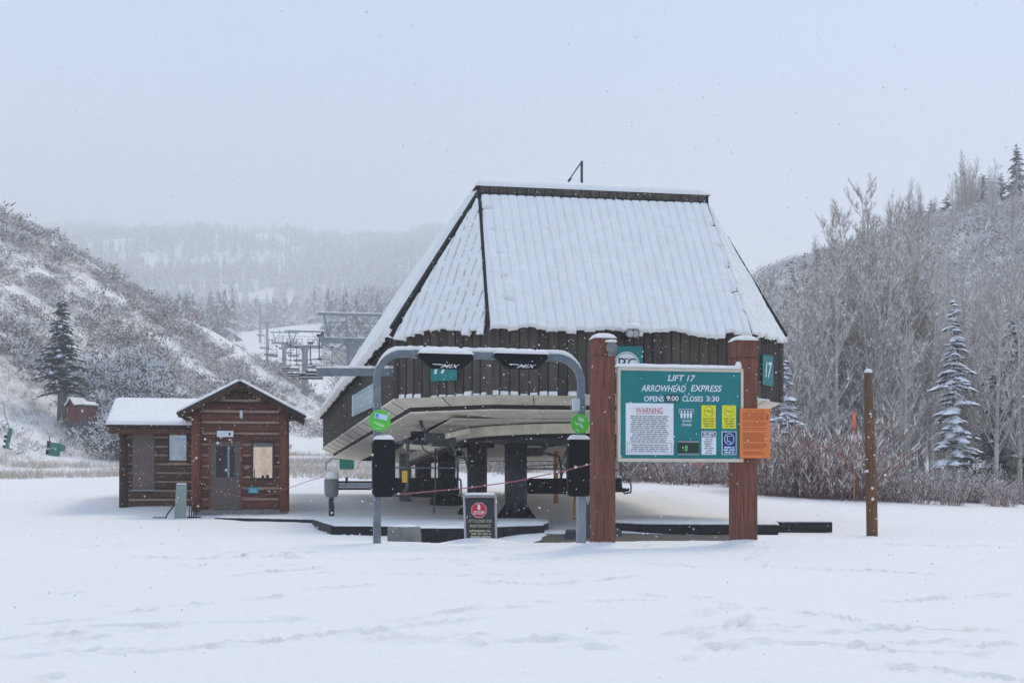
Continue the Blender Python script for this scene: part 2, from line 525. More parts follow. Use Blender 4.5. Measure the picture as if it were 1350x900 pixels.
def gz0(X, Y):
    X, Y = np.asarray(X, float), np.asarray(Y, float)
    z = np.interp(Y, PY, PZ)
    side = np.clip((X / np.maximum(Y, 1) + 0.07) / 0.2, 0, 1) * np.clip((Y - 250) / 200, 0, 1)   # the far mountain falls away to the right
    z = z * (1 - 0.72 * side * side * (3 - 2 * side))
    # the open slope falls away to the right
    fade = np.clip((Y - 24) / 25, 0, 1) * np.clip((130 - Y) / 50, 0, 1)
    z = z - 0.05 * np.clip(X - 6, 0, 22) * fade
    z = z - 0.22 * np.exp(-((X + 0.5) / 1.9) ** 2 - ((Y - 26.9) / 1.4) ** 2)          # hollow in front of the loading deck
    # left hill: a spur that comes closest to the lift line near Y = 180
    toe = np.where(Y < 105, 30 + (105 - Y) * 0.35, np.where(Y < 182, 30 - (Y - 105) * 0.133, 19.8 + (Y - 182) * 0.55))
    hL = 90 * (1 - np.exp(-0.73 * softplus(-X - toe, 2.5) / 90))
    # right hill
    toeR = np.where(Y < 112, 34 + (112 - Y) * 0.5, np.where(Y < 235, 34 - (Y - 112) * 0.138, 17 + (Y - 235) * 0.6))
    hR = 37 * (1 - np.exp(-softplus(X - toeR, 3.0) / 27))
    z = z + hL + hR
    z = z + 0.3 * np.exp(-((X + 11.5) / 4.0) ** 2 - ((Y - 46.5) / 3.6) ** 2)      # snow bank the cabin wing stands on
    n = fbm(X / 19.0, Y / 19.0, 5, 4) - 0.5
    z = z + np.clip((Y - 500) / 900, 0, 1) * 85 * (fbm(X / 230.0 + 5, Y / 400.0, 91, 3) - 0.5)
    amp = np.clip((hL + hR) / 9, 0, 1) * 3.6 + np.clip((Y - 60) / 60, 0, 1) * 0.5
    return z + n * amp

def smooth_near(X, Y):
    f = np.clip((60 - np.asarray(Y, float)) / 20, 0, 1)
    return f * (0.16 * (fbm(np.asarray(X) / 5.0, np.asarray(Y) / 6.0, 31, 3) - 0.5) + 0.045 * (fbm(np.asarray(X) / 0.9, np.asarray(Y) / 1.3, 33, 3) - 0.5))

def gz(X, Y):
    return gz0(X, Y) + smooth_near(X, Y)

def gzf(x, y):
    return float(gz(x, y))

def ground_px(px, py):
    r, s = (px - CX) / F, (py - HY) / F
    ys = np.linspace(5, 200, 9000)
    d = (CZ - s * ys) - gz0(r * ys, ys)
    i = int(np.argmax(d < 0)) if np.any(d < 0) else len(ys) - 1
    return r * ys[i], ys[i]

# footprints and ski traces in the foreground, traced as paths across the slope
TRAILS = [
    [(545, 823), (640, 810), (770, 802), (850, 796)], [(20, 822), (120, 816)], [(0, 839), (60, 836), (105, 832)],
    [(60, 846), (110, 841), (150, 838)], [(15, 862), (90, 860)], [(130, 826), (205, 826)], [(170, 806), (205, 803)], [(200, 830), (275, 824)],
    [(100, 857), (200, 854)], [(205, 858), (280, 856)], [(30, 893), (110, 878)], [(235, 798), (275, 796)], [(320, 792), (360, 789)],
    [(290, 852), (360, 848), (440, 840), (540, 833), (600, 827)], [(295, 824), (350, 824)], [(380, 820), (420, 826)],
    [(500, 847), (620, 850), (740, 850)], [(540, 842), (660, 846), (760, 842), (860, 838)], [(740, 856), (830, 856)],
    [(840, 841), (960, 834), (1110, 832)], [(925, 858), (1050, 852), (1100, 852), (1240, 846), (1350, 852)],
    [(1030, 836), (1110, 834)], [(1120, 832), (1200, 828), (1350, 832)], [(1150, 827), (1230, 832), (1300, 830)], [(1050, 806), (1090, 813)],
    [(1110, 813), (1160, 823), (1210, 828)], [(1130, 856), (1260, 862), (1350, 850)], [(1155, 873), (1250, 884), (1300, 890)],
    [(870, 786), (960, 796), (1000, 810)], [(900, 820), (960, 800)], [(895, 872), (925, 858), (950, 835), (985, 820)], [(300, 760), (410, 748)], [(180, 737), (300, 735), (420, 730)],
    [(60, 705), (190, 702)], [(640, 765), (720, 770), (830, 760)], [(1180, 790), (1350, 780)], [(1000, 745), (1200, 755)], [(420, 700), (470, 706)],
    [(90, 780), (110, 779)], [(860, 740), (930, 748)], [(450, 776), (480, 774)],
]
DENTS = []
_q = random.Random(5)
for tr in TRAILS:
    pts = [ground_px(*p) for p in tr]
    for (a, b) in zip(pts[:-1], pts[1:]):
        L_ = math.hypot(b[0] - a[0], b[1] - a[1])
        ang = math.atan2(b[1] - a[1], b[0] - a[0])
        k = max(1, int(L_ / 0.34))
        side = 1
        for i in range(k):
            t = (i + _q.random() * 0.6) / k
            side = -side
            ox = -math.sin(ang) * 0.09 * side + _q.uniform(-0.06, 0.06)
            oy = math.cos(ang) * 0.09 * side + _q.uniform(-0.05, 0.05)
            DENTS.append((a[0] + (b[0] - a[0]) * t + ox, a[1] + (b[1] - a[1]) * t + oy, ang + _q.uniform(-0.25, 0.25),
                          _q.uniform(0.12, 0.17), _q.uniform(0.045, 0.07), _q.uniform(0.04, 0.09)) if _q.random() < .6 else (a[0] + (b[0] - a[0]) * t, a[1] + (b[1] - a[1]) * t, ang, _q.uniform(.25, .5), _q.uniform(.035, .05), _q.uniform(.04, .08)))
# walked-over ground between the slope and the deck
for i in range(26):
    x, y = _q.uniform(-8, 9), _q.uniform(15.5, 24)
    an = _q.choice((0.15, -0.2, 0.4, 3.0, 1.3)) + _q.uniform(-.25, .25)
    for j in range(_q.randint(4, 16)):
        sd_ = .09 * (1 if j % 2 else -1)
        DENTS.append((x - math.sin(an) * sd_, y + math.cos(an) * sd_, an + _q.uniform(-.2, .2), _q.uniform(.12, .17), _q.uniform(.05, .075), _q.uniform(.035, .075)))
        x += math.cos(an) * .4; y += math.sin(an) * .4; an += _q.uniform(-.12, .12)
for i in range(120):
    x, y = _q.uniform(-7.5, 7.5), _q.uniform(8.5, 24)
    DENTS.append((x, y, _q.uniform(0, 3.14), _q.uniform(0.06, 0.12), _q.uniform(0.04, 0.06), _q.uniform(0.01, 0.025)))

def axis_vals(lo, f0, f1, step, hi, grow=1.16):
    fine = list(np.arange(f0, f1 + 1e-6, step))
    out, s = list(fine), step
    x = fine[-1]
    while x < hi:
        s *= grow
        s = min(s, 40)
        x += s
        out.append(x)
    x, s, pre = fine[0], step, []
    while x > lo:
        s *= grow
        s = min(s, 40)
        x -= s
        pre.append(x)
    return np.array(pre[::-1] + out)

def y_axis():
    out = list(np.arange(7.5, 21.0, 0.052))
    y, s = out[-1], 0.05
    while y < 2900:
        cap = 0.16 if y < 33 else 0.3 if y < 46 else (1.6 if y < 260 else 22)
        s = min(s * 1.06, cap) if s < cap else cap
        y += s
        out.append(y)
    y, s, pre = 7.5, 0.05, []
    while y > -90:
        s = min(s * 1.25, 10)
        y -= s
        pre.append(y)
    return np.array(pre[::-1] + out)

gx = axis_vals(-1500, -7.8, 7.8, 0.048, 1500, 1.07)
gy = y_axis()
GX, GY = np.meshgrid(gx, gy)
GZ = gz(GX, GY)
# stepped-on snow round the loading area
for (dx, dy, an, la, lb, dep) in DENTS:
    i0, i1 = np.searchsorted(gx, [dx - 0.6, dx + 0.6])
    j0, j1 = np.searchsorted(gy, [dy - 0.6, dy + 0.6])
    if i1 <= i0 or j1 <= j0: continue
    sx, sy = GX[j0:j1, i0:i1] - dx, GY[j0:j1, i0:i1] - dy
    u = (sx * math.cos(an) + sy * math.sin(an)) / la
    v = (-sx * math.sin(an) + sy * math.cos(an)) / lb
    r2 = u * u + v * v
    GZ[j0:j1, i0:i1] += -dep * np.exp(-r2 ** 2.2) + 0.4 * dep * np.exp(-(np.sqrt(r2) - 1.35) ** 2 / 0.07)
ny, nx = GX.shape
# how much scrub soil shows: only on the hills and the rough field edge
hillm = np.clip((GZ - np.interp(GY, PY, PZ)) / 3.0, 0, 1)
idx = np.arange(ny * nx).reshape(ny, nx)
quads = np.stack([idx[:-1, :-1], idx[:-1, 1:], idx[1:, 1:], idx[1:, :-1]], -1).reshape(-1, 4)

GM = bpy.data.materials.new("fresh snow over ground")
GM.use_nodes = True
N_, L_2 = GM.node_tree.nodes, GM.node_tree.links
bs = N_["Principled BSDF"]
bs.inputs["Roughness"].default_value = 0.75
bs.inputs["Specular IOR Level"].default_value = 0.2
tc = N_.new("ShaderNodeTexCoord")
at = N_.new("ShaderNodeAttribute")
at.attribute_name = "scrub"
n1 = N_.new("ShaderNodeTexNoise")
n1.inputs["Scale"].default_value = 0.9
n1.inputs["Detail"].default_value = 8
n1.inputs["Roughness"].default_value = 0.72
L_2.new(tc.outputs["Object"], n1.inputs[0])
ma = N_.new("ShaderNodeMath")
ma.operation = 'MULTIPLY_ADD'
L_2.new(at.outputs["Fac"], ma.inputs[0])
ma.inputs[1].default_value = 0.42
L_2.new(n1.outputs[0], ma.inputs[2])
mr = N_.new("ShaderNodeMapRange")
mr.inputs[1].default_value = 0.84
mr.inputs[2].default_value = 1.05
mr.inputs[4].default_value = 0.75
L_2.new(ma.outputs[0], mr.inputs[0])
n2 = N_.new("ShaderNodeTexNoise")
n2.inputs["Scale"].default_value = 0.35
n2.inputs["Detail"].default_value = 3
L_2.new(tc.outputs["Object"], n2.inputs[0])
cr = N_.new("ShaderNodeValToRGB")
cr.color_ramp.elements[0].color = (0.82, 0.8, 0.765, 1)
cr.color_ramp.elements[1].color = (0.86, 0.84, 0.81, 1)
L_2.new(n2.outputs[0], cr.inputs[0])
mx = N_.new("ShaderNodeMix")
mx.data_type = 'RGBA'
L_2.new(mr.outputs[0], mx.inputs[0])
L_2.new(cr.outputs[0], mx.inputs[6])
mx.inputs[7].default_value = (0.27, 0.235, 0.205, 1)
L_2.new(mx.outputs[2], bs.inputs["Base Color"])
nb = N_.new("ShaderNodeTexNoise")
nb.inputs["Scale"].default_value = 7
nb.inputs["Detail"].default_value = 6
nb.inputs["Roughness"].default_value = 0.6
L_2.new(tc.outputs["Object"], nb.inputs[0])
bp = N_.new("ShaderNodeBump")
bp.inputs["Strength"].default_value = 0.5
bp.inputs["Distance"].default_value = 0.06
L_2.new(nb.outputs[0], bp.inputs["Height"])
L_2.new(bp.outputs[0], bs.inputs["Normal"])

gme = np_mesh("ground", np.stack([GX, GY, GZ], -1).reshape(-1, 3), quads, GM, smooth=True)
ga = gme.attributes.new("scrub", 'FLOAT', 'POINT')
scr = hillm * (0.35 + 0.9 * fbm(GX / 9.0, GY / 9.0, 71, 3)) * np.clip((260 - GY) / 40, 0.35, 1)
# rough grassy field edge behind the prepared slope
edge = np.clip((GY - 62) / 8, 0, 1) * np.clip((120 - GY) / 20, 0, 1) * np.clip((20 - GX) / 10, 0, 1)
scr = np.maximum(scr, edge * (0.25 + 0.75 * fbm(GX / 6.0, GY / 4.0, 77, 3)))
ga.data.foreach_set("value", scr.astype(np.float32).ravel())
ground = link("ground", gme)
tag(ground, "wide snow covered slope with faint footprints and ski traces", kind="structure")

# ------------------------------------------------------------------ foliage builders (triangles with their own colours)
class Tris:
    def __init__(s):
        s.v, s.c = [], []
    def tri(s, a, b, c, col):
        s.v += [a, b, c]
        s.c += [col, col, col]
    def arrays(s):
        return np.array(s.v, dtype=np.float32), np.array(s.c, dtype=np.float32)
    def mesh(s, name, m=None):
        v, c = s.arrays()
        return np_mesh(name, v, np.arange(len(v)).reshape(-1, 3), m or FOLIAGE, col=c)

def jit(q, c, a=0.25):
    k = 1 + q.uniform(-a, a)
    return (min(.95, c[0] * k), min(.95, c[1] * k), min(.95, c[2] * k))

def sliver(T, q, p, d, L, w, col):
    """a thin tapering twig"""
    d = d.normalized()
    s = d.cross(Vector((q.uniform(-1, 1), q.uniform(-1, 1), q.uniform(-1, 1))))
    if s.length < 1e-4: s = Vector((1, 0, 0))
    s = s.normalized() * w * 0.5
    T.tri(tuple(p - s), tuple(p + s), tuple(p + d * L), col)

def rdir(q, up=0.5, spread=1.0):
    a = q.uniform(0, 2 * math.pi)
    return Vector((math.cos(a) * spread, math.sin(a) * spread, up)).normalized()

FROST = (0.82, 0.8, 0.77)
SNOWC = (0.84, 0.85, 0.88)

def shrub(seed, n=84, h=1.0, base=(0.2, 0.17, 0.165), frost=0.5, w=0.05, lobes=4):
    q = random.Random(seed)
    T = Tris()
    cs = [Vector((q.uniform(-0.55, 0.55), q.uniform(-0.55, 0.55), q.uniform(0.25, 0.6))) for _ in range(lobes)]
    for i in range(n):
        c = q.choice(cs)
        d = rdir(q, q.uniform(0.2, 1.4))
        p = c + Vector((q.gauss(0, 0.2), q.gauss(0, 0.2), q.uniform(-0.25, 0.2)))
        p.z = max(0.0, p.z)
        fr = q.random() < frost * (0.6 + 0.6 * min(1, p.z))
        col = jit(q, (0.7, 0.69, 0.68) if fr else base)
        sliver(T, q, p * h, d, h * q.uniform(0.1, 0.3), w * h * q.uniform(0.8, 1.8), col)
    return T.arrays()

def merged(name, protos, pts, scl, label, cat, m=None, tilt=0.1, tint=0.12, seed=3, hs=None, pick=None):
    """one uncountable mass built from many small plants"""
    g = np.random.default_rng(seed)
    V, C = [], []
    for k, (v, c) in enumerate(protos):
        sel = np.where(pick == k)[0] if pick is not None else np.where(g.integers(0, len(protos), len(pts)) == k)[0] if len(protos) == 1 else np.where((np.arange(len(pts)) * 7919 + seed) % len(protos) == k)[0]
        if not len(sel): continue
        a = g.uniform(0, 2 * np.pi, len(sel))
        ca, sa = np.cos(a)[:, None], np.sin(a)[:, None]
        s = scl[sel][:, None]
        sz = s * (hs[sel][:, None] if hs is not None else 1.0)
        x = (v[None, :, 0] * ca - v[None, :, 1] * sa) * s + pts[sel, 0:1]
        y = (v[None, :, 0] * sa + v[None, :, 1] * ca) * s + pts[sel, 1:2]
        z = v[None, :, 2] * sz + pts[sel, 2:3]
        V.append(np.stack([x, y, z], -1).reshape(-1, 3))
        t = (1 + g.uniform(-tint, tint, (len(sel), 1, 1)))
        C.append((c[None] * t).clip(0, .95).reshape(-1, 3))
    V, C = np.concatenate(V), np.concatenate(C)
    o = link(name, np_mesh(name, V, np.arange(len(V)).reshape(-1, 3), m or FOLIAGE, col=C))
    return tag(o, label, cat, kind="stuff")

def scatter_pts(n, x0, x1, y0, y1, ok, seed):
    g = np.random.default_rng(seed)
    x, y = g.uniform(x0, x1, n * 3), g.uniform(y0, y1, n * 3)
    k = ok(x, y, g.uniform(0, 1, n * 3))
    x, y = x[k][:n], y[k][:n]
    return np.stack([x, y, gz0(x, y) - 0.05], 1)

# left hillside brush
P_brush = [shrub(k, 84, 1.0, b, f) for k, (b, f) in enumerate([((0.26, 0.225, 0.21), .55), ((0.23, 0.19, 0.17), .48), ((0.29, 0.25, 0.225), .6), ((0.19, 0.17, 0.15), .45), ((0.28, 0.245, 0.235), .68), ((0.22, 0.185, 0.13), .3)])]
def ok_left(x, y, u):
    toe = np.where(y < 105, 30 + (105 - y) * 0.35, 30 - (y - 105) * 0.133)
    return (-x > toe - 3 - 2 * u) & (x > -0.52 * y) & (fbm(x / 8.0, y / 8.0, 61, 3) > 0.35 + 0.28 * u)
pL = scatter_pts(5600, -96, -16, 84, 196, ok_left, 41)
merged("hillside_brush", P_brush, pL, np.random.default_rng(1).lognormal(0.1, 0.38, len(pL)).clip(.5, 2.9), "frosted grey brush covering the hillside behind the log cabin", "brush", seed=3,
       pick=np.clip(np.floor((fbm(pL[:, 0] / 7.0, pL[:, 1] / 7.0, 55, 3) - .2) / .6 * 6 + np.random.default_rng(12).normal(0, .55, len(pL))), 0, 5).astype(int))
# right hillside, paler and taller
P_brush2 = [shrub(20 + k, 80, 1.0, b, f, w=0.055) for k, (b, f) in enumerate([((0.29, 0.25, 0.25), .78), ((0.25, 0.22, 0.22), .72), ((0.33, 0.29, 0.285), .83)])]
def ok_right(x, y, u):
    toe = np.where(y < 112, 34 + (112 - y) * 0.5, 34 - (y - 112) * 0.138)
    return (x > toe - 4) & (x < 0.5 * y) & (u > 0.12)
pR = scatter_pts(5200, 14, 112, 100, 246, ok_right, 43)
merged("hillside_scrub", P_brush2, pR, np.random.default_rng(2).uniform(1.2, 2.5, len(pR)), "pale frosted scrub covering the hillside behind the aspen grove", "scrub", seed=5)
# valley thickets
def run_x(y): return -0.172 * y
def ok_valley(x, y, u):
    return (np.abs(x - run_x(y) + 2) > 7 + 0.012 * y + 8 * fbm(x / 30., y / 30., 12, 2)) & (fbm(x / 28.0, y / 28.0, 66, 3) > 0.36 + 0.2 * u) & (x > -0.5 * y) & (x < 0.16 * y)
pV = scatter_pts(3100, -190, 40, 192, 430, ok_valley, 45)
merged("valley_thicket", P_brush, pV, np.random.default_rng(3).uniform(2.0, 4.6, len(pV)), "hazy thicket of bare trees along the valley floor", "thicket", seed=7)

def far_conifer(seed, tiers=11):
    q = random.Random(seed)
    T = Tris()
    for i in range(tiers):
        t = i / tiers
        r = 0.17 * (1 - t) + 0.015
        for k in range(5):
            a = q.uniform(0, 6.28)
            d = Vector((math.cos(a), math.sin(a), -0.35))
            p = Vector((0, 0, 0.12 + 0.86 * t + q.uniform(-.03, .03)))
            s = Vector((-math.sin(a), math.cos(a), 0)) * r * 0.55
            e = p + d * r * q.uniform(0.8, 1.25)
            T.tri(tuple(p + Vector((0, 0, .09))), tuple(e + s), tuple(e - s), jit(q, (0.09, 0.095, 0.09) if q.random() < 0.5 else (0.55, 0.56, 0.58)))  # pale half is frost, whitened further to paint in distance haze
    T.tri((-.012, 0, 0), (.012, 0, 0), (0, 0, 1), (0.1, 0.08, 0.07))
    return T.arrays()
P_con = [far_conifer(k) for k in range(4)]
def ok_far(x, y, u):
    return ((np.abs(x - run_x(y)) > 6 + 0.011 * y + 14 * fbm(x / 40., y / 40., 15, 3)) | (y > 900 + 300 * (fbm(x / 50., y / 50., 16, 2) - .5))) & (fbm(x / 90.0, y / 130.0, 68, 3) > 0.27 + 0.18 * u) & (x > -0.48 * y) & (x < 0.05 * y)
pF = scatter_pts(9000, -900, 60, 380, 2300, ok_far, 47)
gF = np.random.default_rng(4)
merged("far_forest", P_con, pF, gF.uniform(11, 23, len(pF)), "conifer forest fading into the mist on the far slope", "forest", seed=9)

# dry grass
def grass_tuft(seed):
    q = random.Random(seed)
    T = Tris()
    for i in range(9):
        d = rdir(q, q.uniform(1.2, 3))
        p = Vector((q.gauss(0, .16), q.gauss(0, .16), 0))
        sliver(T, q, p, d, q.uniform(.25, .6), .03, jit(q, (0.46, 0.37, 0.28) if q.random() < .5 else (0.76, 0.74, 0.72), .2))
    return T.arrays()
P_gr = [grass_tuft(k) for k in range(4)]
def ok_grass(x, y, u):
    return (fbm(x / 7.0, y / 4.0, 81, 3) > 0.40 + 0.2 * u) & (y > 64 + 13 * fbm(x / 5.0, y * 0 + 3, 83, 3)) & (x > -0.46 * y) & (x < 14) & (np.abs(x + 0.19 * y + 5) > -1)
pG = scatter_pts(9000, -44, 14, 66, 108, ok_grass, 49)
merged("dry_grass", P_gr, pG, np.random.default_rng(6).uniform(.5, 1.2, len(pG)), "tan dry grass poking through the snow at the edge of the slope", "grass", GRASSM, seed=11)

# ------------------------------------------------------------------ trees
def conifer(name, label, loc, h, r, seed, snow=0.5, trunk=0.16, first=0.1, whorls=26, per=8, green=(0.035, 0.045, 0.032), group=None, droop=0.35, show=True):
    q = random.Random(seed)
    t0 = empty(name, loc, q.uniform(0, 6.28), label, "tree", group)
    tr = MB()
    tr.tube([(0, 0, -0.4), (0, 0, h * 0.1), (0.02 * h * q.uniform(-.5, .5), 0, h * 0.55), (0, 0, h)], [trunk * 1.25, trunk, trunk * 0.55, 0.015], 9)
    tr.build("trunk", BARK, t0, smooth=True)
    T, S = Tris(), Tris()
    for i in range(whorls):
        t = first + (1 - first) * (i / whorls) ** 0.92
        Lb = r * (1 - t) ** 0.8 * (1.0 if t > first + .08 else 0.85) + 0.06 * r
        for k in range(per):
            a = q.uniform(0, 6.28)
            Lk = Lb * q.uniform(0.42, 1.22)
            z0 = h * t + q.uniform(-1.0, 1.0) * h / whorls
            d = Vector((math.cos(a), math.sin(a), 0))
            sd = Vector((-d.y, d.x, 0))
            lift_, dr_ = q.uniform(.05, .5), droop * q.uniform(.5, 1.6)
            m = max(3, int(Lk / (0.035 * h) + 2))
            for j in range(m):
                u = (j + 0.5) / m
                p = d * (Lk * u) + Vector((0, 0, z0 + Lk * (lift_ * u - dr_ * 1.5 * u * u)))
                wl_ = Lk * 0.3 * (1 - 0.55 * u) + 0.02 * h
                for s in (-1, 1):
                    e = p + sd * (s * wl_ * q.uniform(.7, 1.2)) + d * (wl_ * 0.7) + Vector((0, 0, -wl_ * q.uniform(0.1, 0.6)))
                    T.tri(tuple(p - d * wl_ * .35), tuple(p + d * wl_ * .35), tuple(e), jit(q, green, .4))
                if q.random() < snow:
                    w2 = wl_ * q.uniform(.4, .8) * (1.35 if snow > .9 else 1.0)
                    c0 = p + Vector((0, 0, 0.03 * wl_ + .02))
                    up_, dn_ = c0 + Vector((0, 0, .32 * w2)), c0 - Vector((0, 0, .12 * w2))
                    rim = [c0 + d * w2 * 1.15 - Vector((0, 0, .3 * w2)), c0 + sd * w2 * .85 - Vector((0, 0, .16 * w2)), c0 - d * w2 * .9, c0 - sd * w2 * .85 - Vector((0, 0, .16 * w2))]
                    cc = jit(q, SNOWC, .05)
                    for e_ in range(4):
                        S.tri(tuple(up_), tuple(rim[e_]), tuple(rim[(e_ + 1) % 4]), cc)
                        S.tri(tuple(dn_), tuple(rim[(e_ + 1) % 4]), tuple(rim[e_]), cc)
    link("crown", T.mesh("crown"), t0)["kind"] = "stuff"
    link("branch_snow", S.mesh("branch_snow"), t0)["kind"] = "stuff"
    return t0

def aspen_meshes(seed, h, frost=0.55, tw=(0.38, 0.33, 0.28), multi=1, dens=1.0):
    q = random.Random(seed)
    tr, T = MB(), Tris()
    for st in range(multi):
        hh = h * (1 if st == 0 else q.uniform(.6, .9))
        lx, ly = (q.uniform(-.1, .1), q.uniform(-.1, .1)) if multi > 1 else (q.uniform(-.03, .03), q.uniform(-.03, .03))
        bx, by = (q.uniform(-.4, .4), q.uniform(-.4, .4)) if st else (0, 0)
        path = [Vector((bx + lx * hh * t + .012 * hh * math.sin(5 * t + st), by + ly * hh * t, hh * t - (0.3 if t == 0 else 0))) for t in (0, .15, .35, .55, .75, .9, 1)]
        r0 = 0.0095 * hh + 0.035
        tr.tube(path, [r0 * 1.2, r0, r0 * .8, r0 * .6, r0 * .38, r0 * .2, .01], 6)
        nb_ = int(34 * dens)
        for i in range(nb_):
            t = q.uniform(.16, .98)
            f = t * 6
            # position on the stem
            ts = (0, .15, .35, .55, .75, .9, 1)
            j = max(k for k in range(6) if ts[k] <= t)
            p = path[j].lerp(path[j + 1], (t - ts[j]) / (ts[j + 1] - ts[j]))
            Lb = hh * (0.2 * (1 - t) + 0.055) * q.uniform(.6, 1.25)
            d = rdir(q, q.uniform(.7, 1.9))
            e = p + d * Lb + Vector((0, 0, Lb * .2))
            mid = p.lerp(e, .5) - Vector((0, 0, Lb * .06))
            rb = r0 * (1 - t) * .3 + .012
            tr.tube([p, mid, e], [rb, rb * .7, .006], 3, cap=False)
            if q.random() < .6:
                o_ = Vector((0, 0, rb + .008))
                T.tri(tuple(p + o_ - Vector((0, 0, .03))), tuple(p + o_ + Vector((0, 0, .02))), tuple(e + o_), jit(q, SNOWC, .08))
                T.tri(tuple(mid + o_ + Vector((-.03, 0, 0))), tuple(mid + o_ + Vector((.03, .02, 0.01))), tuple(e + o_), jit(q, SNOWC, .08))
            for k in range(int(7 * dens) + 1):
                u = q.uniform(.2, 1)
                b0 = p.lerp(e, u)
                d2 = (d * .7 + rdir(q, q.uniform(.2, 1.6))).normalized()
                L2 = Lb * q.uniform(.2, .5)
                sliver(T, q, b0, d2, L2, .03, jit(q, FROST if q.random() < frost else tw))
                for m in range(8):
                    b1 = b0 + d2 * L2 * q.uniform(.2, .95)
                    d3 = (d2 * .6 + rdir(q, q.uniform(0, 1.4))).normalized()
                    sliver(T, q, b1, d3, L2 * q.uniform(.2, .5) + .06, .027, jit(q, FROST if q.random() < frost else tw))
    return tr.mesh("trunk", BARKPALE, True), T.mesh("crown")

ASP = [("tall bare aspen with brown upswept twigs standing above the grove", aspen_meshes(1, 1.0 * 15, .3, (0.36, 0.29, 0.23), 4, 1.5), 15.0),
       ("slender bare aspen with a straight pale trunk and frosted twigs", aspen_meshes(2, 13.0, .55), 13.0),
       ("bare aspen with several leaning stems in the frosted grove", aspen_meshes(3, 11.0, .62, (0.38, 0.33, 0.29), 3, .85), 11.0),
       ("brownish bare aspen with a dense fine crown in the grove", aspen_meshes(4, 11.5, .45, (0.38, 0.315, 0.26), 2, 1.0), 11.5),
       ("low frosted aspen with thin white crusted branches", aspen_meshes(5, 8.0, .66, (0.38, 0.34, 0.3), 2, .9), 8.0)]
def aspen(kind, x, y, h, rz, where="", grp="aspens in the grove behind the willows"):
    lab, (a, b), h0 = ASP[kind]
    lab += where
    t = empty("aspen_tree", (x, y, float(gz0(x, y)) - .1), rz, lab, "tree", grp)
    t.scale = (h / h0,) * 3
    link("trunk", a, t)
    link("crown", b, t)["kind"] = "stuff"
    return t
# trees that can be told apart in the grove: (column in the photo, top row, depth, kind)
_q = random.Random(8)
GROVE = [(1160, 258, 76, 0), (1138, 275, 78, 0), (1118, 300, 80, 3), (1108, 318, 74, 1), (1185, 290, 80, 3), (1216, 330, 78, 1), (1066, 365, 84, 1), (1048, 385, 76, 4),
         (1090, 345, 70, 3), (1255, 318, 90, 1), (1318, 330, 72, 3), (1305, 350, 80, 1), (1345, 370, 66, 2), (1235, 350, 84, 2), (1282, 360, 76, 2), (1175, 350, 68, 2), (1145, 340, 66, 3), (1078, 400, 66, 2), (1200, 395, 64, 1), (1030, 420, 70, 4)]
for (px, py, Y, k) in GROVE:
    X = (px - CX) / F * Y
    top = CZ + (HY - py) / F * Y
    aspen(k, X, Y, max(3.0, top - float(gz0(X, Y))), _q.uniform(0, 6.28))
for (px, py, Y, k) in [(1085, 318, 72, 3), (1132, 292, 70, 0), (1070, 350, 68, 1), (1155, 300, 66, 1), (1180, 315, 84, 0), (1208, 320, 70, 3), (1110, 345, 64, 1), (1228, 350, 68, 1), (1052, 372, 72, 3), (1340, 340, 70, 0), (1150, 285, 82, 0), (1172, 300, 74, 0), (1098, 330, 82, 0), (1195, 335, 72, 0), (1125, 330, 88, 0), (1060, 395, 80, 3), (1270, 380, 70, 3), (1330, 395, 78, 0), (1300, 420, 70, 3)]:
    X = (px - CX) / F * Y
    aspen(k, X, Y, CZ + (HY - py) / F * Y - float(gz0(X, Y)), _q.uniform(0, 6.28))
for i in range(26):          # the tall edge of the grove beside the station
    px = 1036 + i * 6.6 + _q.uniform(-3, 3)
    Y = _q.uniform(66, 86)
    py = np.interp(px, [1036, 1060, 1100, 1140, 1165, 1200, 1210], [372, 345, 318, 285, 268, 300, 318]) + _q.uniform(0, 45)
    X = (px - CX) / F * Y
    aspen(_q.choice([1, 1, 3, 3, 0]), X, Y, CZ + (HY - py) / F * Y - float(gz0(X, Y)), _q.uniform(0, 6.28))
for i in range(92):
    Y = _q.uniform(62, 118)
    px = _q.uniform(985, 1400)
    X = (px - CX) / F * Y
    aspen(_q.choice([1, 2, 2, 3, 4, 4]), X, Y, _q.uniform(6.5, 11.5), _q.uniform(0, 6.28))
for i in range(76):
    Y = _q.uniform(112, 200)
    px = _q.uniform(1045, 1390)
    X = (px - CX) / F * Y
    if X < 34 - (Y - 112) * 0.138 - 4: continue
    aspen(_q.choice([1, 2, 3, 3, 4]), X, Y, _q.uniform(5, 9.5), _q.uniform(0, 6.28), ", up on the right hillside", "bare trees up the right hillside")
# a few bare trees seen below and beside the station
for (px, Y, h) in [(700, 88, 6), (745, 92, 7), (770, 84, 6), (838, 78, 5), (880, 80, 5), (935, 76, 6), (905, 90, 7), (640, 96, 6)]:
    X = (px - CX) / F * Y
    aspen(4, X, Y, h, _q.uniform(0, 6.28), ", seen through or beside the station legs", "bare trees beyond the station legs")

